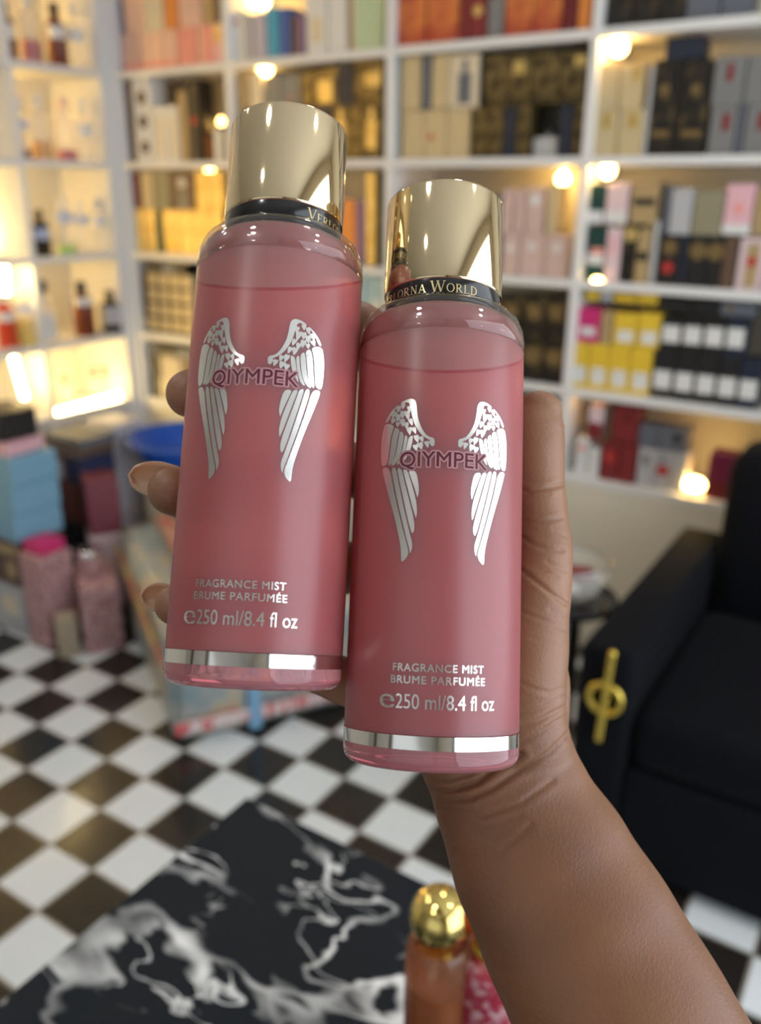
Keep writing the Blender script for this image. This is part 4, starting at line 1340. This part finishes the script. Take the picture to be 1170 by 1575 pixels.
obj('tin_body', lathe_bm([(0, 0), (.045, 0), (.046, .004), (.046, .07), (0, .07)], 32), lace, e, sharp=40)
obj('lid', lathe_bm([(0, .0705), (.0475, .0705), (.0475, .088), (.044, .092), (0, .093)], 32), mat('silver_tin_lid', (.8, .8, .85), .15, 1.0), e, sharp=40)
SX, SY = -2.80, 2.10
block('cardboard_box', SX, SY, 3, .22, .19, .0005, .30, pm('black'), 'black carton at the foot of the brown stack behind the pink lace box', 'box', group=GP)
block('cardboard_box', SX, SY, -2, .22, .18, .3015, .16, mat('russet_card', (.16, .05, .035), .5), 'russet brown carton resting on the black one in the second stack', 'box', group=GP)
block('cardboard_box', SX - .03, SY, 2, .13, .17, .4625, .11, mat('russet_card', (.16, .05, .035), .5), 'small russet carton beside the navy one in the second stack', 'box', [('front', 'label', 'palegrey', .5, .9, .1, .8)], group=GP)
block('cardboard_box', SX + .085, SY, 0, .09, .17, .4625, .11, mat('deep_navy_card', (.02, .03, .085), .5), 'navy carton beside the small russet one in the second stack', 'box', group=GP)
block('cardboard_box', SX + .02, SY, -1, .23, .18, .5735, .035, pm('brown'), 'dark brown carton above the navy and russet pair', 'box', [('front', 'stripe', 'grey', 0, 1, .3, .6)], group=GP)
block('cardboard_box', SX + .03, SY + .01, 1, .22, .17, .6095, .035, pm('slate'), 'dark slate carton topping the second stack below the horizontal tube', 'box', group=GP)
block('cardboard_box', -2.59, 2.035, ang, .14, .13, .0005, .30, pm('pinkwhite'), 'dusty pink carton under the purple maroon carton beside the bale', 'box', group=GP)
block('cardboard_box', -2.59, 2.035, ang + 3, .13, .12, .3015, .22, mat('purple_maroon_card', (.20, .05, .065), .5), 'purple maroon carton on the dusty pink one beside the bale', 'box', group=GP)
block('cardboard_box', -2.86, 2.36, 0, .17, .16, .0005, .63, mat('lavender_print_wrap', (.48, .47, .54), .5, var=.25, vscale=22), 'tall lavender wrapped pack by the shelving corner left of the blue basin', 'pack', group=GP)

# wrapped bale
def bale():
    Dl, Dr = Vector((-.827, .562, 0)), Vector((.533, .846, 0)).normalized()
    M = Matrix(((-Dl.x, Dr.x, 0, -1.66), (-Dl.y, Dr.y, 0, 1.47), (0, 0, 1, 0), (0, 0, 0, 1)))
    e = empty('wrapped_bale', None, M)
    tag(e, 'large wrapped bale with red and yellow print and tape on the checkered floor', 'bale')
    bm = box_bm(-.93, 0, 0, .72, .002, .37)
    bmesh.ops.subdivide_edges(bm, edges=bm.edges, cuts=14, use_grid_fill=True)
    bmesh.ops.bevel(bm, geom=[ed for ed in bm.edges if len(ed.link_faces) == 2 and ed.calc_face_angle(0) > 1], offset=.02, segments=3, affect='EDGES')
    from mathutils import noise
    for v in bm.verts:
        n = noise.noise_vector(v.co * 5) * .016
        if v.co.z < .03:
            n.z = 0
        v.co += n * (.5 if v.co.z < .03 else 1)
        if v.co.z > .3:
            v.co.z += .02 * math.cos(v.co.x * 5) * math.sin(v.co.y * 6)
        v.co.z = max(v.co.z, .001)
    wrapm = bpy.data.materials.new('printed_wrap')
    wrapm.use_nodes = True
    nt = wrapm.node_tree
    p = nt.nodes['Principled BSDF']
    p.inputs['Roughness'].default_value = .35
    tcx = nt.nodes.new('ShaderNodeTexCoord')
    nn = nt.nodes.new('ShaderNodeTexNoise')
    nn.inputs['Scale'].default_value = 9
    nn.inputs['Detail'].default_value = 3
    nt.links.new(tcx.outputs['Object'], nn.inputs['Vector'])
    r = nt.nodes.new('ShaderNodeValToRGB')
    r.color_ramp.elements[0].position = .3
    r.color_ramp.elements[0].color = (.20, .30, .34, 1)
    r.color_ramp.elements[1].position = .8
    r.color_ramp.elements[1].color = (.62, .22, .13, 1)
    for pos, c in ((.42, (.30, .34, .33, 1)), (.52, (.40, .41, .39, 1)), (.6, (.50, .43, .28, 1)), (.68, (.52, .38, .28, 1))):
        el = r.color_ramp.elements.new(pos)
        el.color = c
    nt.links.new(nn.outputs['Fac'], r.inputs[0])
    nt.links.new(r.outputs[0], p.inputs['Base Color'])
    obj('wrapped_body', bm, wrapm, e, smooth=True)
    tape = two_tone('red_print_tape', (.62, .10, .10), (.72, .60, .58), 60, .45, .52, .3, stretch=(1, 1, .2))
    obj('printed_tape', box_bm(.006, .022, .0, .70, .045, .085, .004), tape, e)
    obj('printed_tape', box_bm(-.92, -.02, -.022, -.004, .25, .29, .004), two_tone('yellow_red_tape', (.50, .38, .16), (.48, .20, .13), 7, .45, .55, .3), e)
    obj('printed_tape', box_bm(-.90, -.02, .13, .19, .385, .398, .004), two_tone('orange_red_tape', (.58, .16, .09), (.6, .42, .3), 14, .4, .6, .3), e)
    obj('blue_strap', box_bm(.006, .024, .22, .26, .01, .36, .004), mat('light_blue_strap', (.22, .42, .62), .4), e)
    return e


bale()
block('cardboard_box', -2.52, 2.44, 8, .26, .26, .0005, .439, pm('cream'), 'cream carton carrying the blue basin behind the wrapped bale', 'box', group=GP)
p = Vector((-2.52, 2.44, 0))
e = empty('plastic_basin', (p.x, p.y, .440))
tag(e, 'bright blue plastic basin raised on a carton behind the wrapped bale', 'basin')
obj('bowl', lathe_bm([(0, .0), (.11, .0), (.15, .025), (.20, .09), (.225, .150), (.220, .150), (.195, .095), (.145, .035), (.11, .012), (0, .012)], 48), mat('blue_plastic', (.008, .09, .50), .3), e, smooth=True)
obj('rim', lathe_bm([(.223, .143), (.240, .143), (.245, .149), (.24, .156), (.223, .156)], 48, closed=True), mat('blue_plastic', (.008, .09, .50), .3), e, smooth=True)

# ------------------------------------------------------------------ black armchair with gold ring ornaments
velvet = mat('black_velvet', (.0035, .004, .0065), .8, sheen=.03, spec=.12, var=.15, vscale=20)
CX0, CY0 = -.545, 1.68
e = empty('armchair', (CX0 + .4, 2.15, 0))
tag(e, 'black velvet armchair with a gold ring and bar ornament on its arm', 'armchair')


def rbox(name, x0, x1, y0, y1, z0, z1, r, m, parent, seg=4):
    l = parent.location
    return obj(name, box_bm(x0 - l.x, x1 - l.x, y0 - l.y, y1 - l.y, z0 - l.z, z1 - l.z, r, seg), m, parent, smooth=False, sharp=60)


rbox('arm', CX0, CX0 + .125, CY0, 2.56, .002, .60, .022, velvet, e)
rbox('arm', CX0 + .70, CX0 + .825, CY0, 2.56, .002, .60, .022, velvet, e)
rbox('seat_base', CX0 + .127, CX0 + .698, CY0 + .012, 2.50, .03, .30, .015, velvet, e)
rbox('seat_cushion', CX0 + .129, CX0 + .696, CY0 + .02, 2.36, .303, .445, .04, velvet, e, 5)
rbox('backrest', CX0 + .128, CX0 + .697, 2.37, 2.62, .302, .90, .07, velvet, e, 6)
goldy = mat('yellow_gold_metal', (.85, .62, .12), .22, 1.0)
c0 = onY(930, 1075, CY0 - .012)
orn = bmesh.new()
R0, r0 = .036, .0085
for i in range(36):
    a0_, a1_ = 2 * math.pi * i / 36, 2 * math.pi * (i + 1) / 36
    pa = [Vector((c0.x + (R0 + r0 * math.cos(b)) * math.cos(a_), c0.y + r0 * math.sin(b), c0.z + (R0 + r0 * math.cos(b)) * math.sin(a_))) for a_ in (a0_, a1_) for b in [2 * math.pi * j / 10 for j in range(10)]]
    vs = [orn.verts.new(p - e.location) for p in pa]
    for j in range(10):
        orn.faces.new((vs[j], vs[(j + 1) % 10], vs[10 + (j + 1) % 10], vs[10 + j]))
bmesh.ops.remove_doubles(orn, verts=orn.verts, dist=1e-5)
ornament = obj('gold_ring', orn, goldy, e, smooth=True)
bt, bb_ = onY(942, 1006, CY0 - .024), onY(921, 1136, CY0 - .024)
orn = tube_bm([bb_ - e.location, (bt + bb_) / 2 - e.location, bt - e.location], [.009, .009, .009], 14, side=Vector((0, 1, 0)))
obj('gold_bar', orn, goldy, ornament, smooth=True)

# ------------------------------------------------------------------ small table with a clear bowl beside the chair
e = empty('side_table', (-.675, 1.96, 0))
tag(e, 'small round dark table with steel column, half hidden behind the wrist', 'table')
steel = mat('brushed_steel', (.5, .5, .52), .3, 1.0)
obj('tabletop', lathe_bm([(0, .55), (.118, .55), (.122, .553), (.122, .566), (.118, .57), (0, .57)], 48), mat('black_glass_top', (.01, .01, .012), .1), e, sharp=40)
obj('column', lathe_bm([(0, .02), (.04, .02), (.034, .06), (.034, .54), (.05, .549), (0, .549)], 32), steel, e, sharp=40)
obj('foot', lathe_bm([(0, 0), (.115, 0), (.115, .006), (.04, .019), (0, .019)], 48), steel, e, sharp=40)
e = empty('clear_bowl', (-.675, 1.96, .5705))
tag(e, 'clear bowl with dark red and white sachets on the small round table', 'bowl')
obj('bowl_wall', lathe_bm([(0, 0), (.05, 0), (.07, .015), (.088, .05), (.094, .095), (.091, .095), (.085, .052), (.067, .019), (.05, .005), (0, .005)], 48), clearp, e, smooth=True)
obj('bowl_rim', lathe_bm([(.090, .094), (.0955, .094), (.0955, .098), (.090, .098)], 48, closed=True), mat('steel_rim', (.6, .62, .66), .15, 1.0), e, smooth=True)
for i, (dx, dy, c, n) in enumerate(((.012, .022, 'maroon', 'dark red sachet lying uppermost in the clear bowl'), (-.01, -.03, 'white', 'white sachet lying at the front of the clear bowl'))):
    o = obj('sachet', box_bm(-.036, .036, -.026, .026, -.008, .008, .006, 3), pm(c), smooth=True)
    o.location = (-.675 + dx, 1.96 + dy, .606 + .018 * (1 - i))
    o.rotation_euler = (.25 * (1 if i == 0 else -.5), .1, .5 - i)
    tag(o, n, 'sachet')

# ------------------------------------------------------------------ marble-topped counter in front
marble = bpy.data.materials.new('black_marble_white_veins')
marble.use_nodes = True
nt = marble.node_tree
p = nt.nodes['Principled BSDF']
p.inputs['Roughness'].default_value = .12
p.inputs['Specular IOR Level'].default_value = .25
tcx = nt.nodes.new('ShaderNodeTexCoord')
mp = nt.nodes.new('ShaderNodeMapping')
mp.inputs['Rotation'].default_value = (0, 0, math.radians(-18))
mp.inputs['Scale'].default_value = (1.0, 1.9, 1)
nt.links.new(tcx.outputs['Object'], mp.inputs['Vector'])


wn = nt.nodes.new('ShaderNodeTexNoise')
wn.inputs['Scale'].default_value = 16
wn.inputs['Detail'].default_value = 2
nt.links.new(mp.outputs['Vector'], wn.inputs['Vector'])
w1 = nt.nodes.new('ShaderNodeVectorMath')
w1.operation = 'MULTIPLY_ADD'
w1.inputs[1].default_value = (.075, .075, 0)
nt.links.new(wn.outputs['Color'], w1.inputs[0])
nt.links.new(mp.outputs['Vector'], w1.inputs[2])


def vein(scale, width, distort, seed, detail=6):
    mo = nt.nodes.new('ShaderNodeVectorMath')
    mo.operation = 'ADD'
    mo.inputs[1].default_value = (seed, seed * .7, seed * 1.3)
    nt.links.new(w1.outputs[0], mo.inputs[0])
    n = nt.nodes.new('ShaderNodeTexNoise')
    n.inputs['Scale'].default_value = scale
    n.inputs['Detail'].default_value = detail
    n.inputs['Roughness'].default_value = .55
    n.inputs['Distortion'].default_value = distort
    nt.links.new(mo.outputs[0], n.inputs['Vector'])
    d = mth('ABSOLUTE', mth('SUBTRACT', n.outputs['Fac'], .5, nt), None, nt)
    mr = nt.nodes.new('ShaderNodeMapRange')
    mr.inputs[1].default_value = width
    mr.inputs[2].default_value = width * .25
    nt.links.new(d, mr.inputs[0])
    return mr.outputs[0]


msk = nt.nodes.new('ShaderNodeTexNoise')
msk.inputs['Scale'].default_value = 7
nt.links.new(mp.outputs['Vector'], msk.inputs['Vector'])
mk2 = nt.nodes.new('ShaderNodeMapRange')
mk2.inputs[1].default_value = .46
mk2.inputs[2].default_value = .60
nt.links.new(msk.outputs['Fac'], mk2.inputs[0])
v1 = mth('MULTIPLY', vein(4.6, .020, .3, 3.1, 2.5), mth('ADD', mth('MULTIPLY', mk2.outputs[0], .8, nt), .2, nt), nt)
v2 = mth('MULTIPLY', vein(7.5, .013, .4, 8.4, 3), mth('MULTIPLY', mk2.outputs[0], .8, nt), nt)
vv = mth('MAXIMUM', v1, v2, nt)
mc = nt.nodes.new('ShaderNodeMix')
mc.data_type = 'RGBA'
mc.inputs[6].default_value = (.011, .014, .019, 1)
mc.inputs[7].default_value = (.88, .88, .88, 1)
nt.links.new(vv, mc.inputs[0])
nt.links.new(mc.outputs[2], p.inputs['Base Color'])
TX, TY, TZ = -.535, .567, .93
e = empty('counter', (0, .1, 0))
tag(e, 'counter with black marble top and white veins in the foreground', 'counter')


def cbox(name, x0, x1, y0, y1, z0, z1, m, bev=.001):
    return obj(name, box_bm(x0, x1, y0 - .1, y1 - .1, z0, z1, bev), m, e)


cbox('marble_top', TX, .62, -.42, TY, TZ - .02, TZ, marble, .0015)
dark_panel = mat('black_counter_panel', (.012, .012, .014), .4)
cbox('side_panel', TX + .015, TX + .035, -.40, TY - .015, .0005, TZ - .0205, dark_panel)
cbox('side_panel', .585, .605, -.40, TY - .015, .0005, TZ - .0205, dark_panel)
cbox('front_panel', TX + .036, .584, TY - .035, TY - .015, .0005, TZ - .0205, dark_panel)

# perfume flacons standing on the counter
BR = .0213
c = CP(677, 1410, .585)
e = empty('perfume_bottle', (c.x, c.y, TZ + .0004))
tag(e, 'small round amber perfume bottle with a gold ball stopper on the marble counter', 'perfume bottle')
hN = c.z - BR * .93 - TZ
ora = mat('amber_glass_clear', (1.0, .74, .50), .05, trans=.95, ior=1.4)
obj('glass_body', lathe_bm([(0, 0), (.019, 0), (.0225, .004), (.0235, .02), (.0235, hN - .028), (.0232, hN - .014), (.0215, hN - .004), (.019, hN), (.012, hN - .003), (0, hN - .004)], 48), ora, e, sharp=60)
obj('perfume', lathe_bm([(0, .004), (.019, .004), (.0212, .012), (.0212, hN - .034), (0, hN - .034)], 40), mat('orange_perfume', (.62, .17, .02), .2, trans=.5), e, sharp=60)
obj('neck', lathe_bm([(0, hN - .0035), (.0112, hN - .0035), (.0112, hN + .006), (0, hN + .006)], 32), goldy, e, sharp=40)
ball = mat('gold_ball_metal', (.86, .66, .22), .09, 1.0)
obj('ball_stopper', lathe_bm([(0, c.z - TZ - BR)] + [(BR * math.sin(math.radians(a)), c.z - TZ - BR * math.cos(math.radians(a))) for a in range(5, 180, 5)] + [(0, c.z - TZ + BR)], 64), ball, e, smooth=True)
c2_ = CP(752, 1500, .60)
e = empty('perfume_bottle', (c2_.x, c2_.y, TZ + .0004))
tag(e, 'perfume bottle in red and white floral print half hidden behind the forearm', 'perfume bottle')
hB = c2_.z + .022 - TZ
obj('printed_body', lathe_bm([(0, 0), (.02, 0), (.0225, .004), (.0225, hB - .012), (.020, hB - .003), (.012, hB), (0, hB)], 48), two_tone('red_floral_print', (.34, .025, .05), (.58, .36, .38), 150, .48, .68, .35), e, sharp=60)
ob2 = obj('neck_collar', lathe_bm([(0, hB + .0004), (.0125, hB + .0004), (.0135, hB + .003), (.0135, hB + .008), (.012, hB + .010), (0, hB + .010)], 32), goldy, e, sharp=40)
obj('ball_stopper', lathe_bm([(0, hB + .0102)] + [(.0175 * math.sin(math.radians(a)), hB + .0275 - .0175 * math.cos(math.radians(a))) for a in range(10, 180, 8)] + [(0, hB + .045)], 40), mat('red_amber_ball', (.55, .10, .02), .1, coat=.5), e, smooth=True)
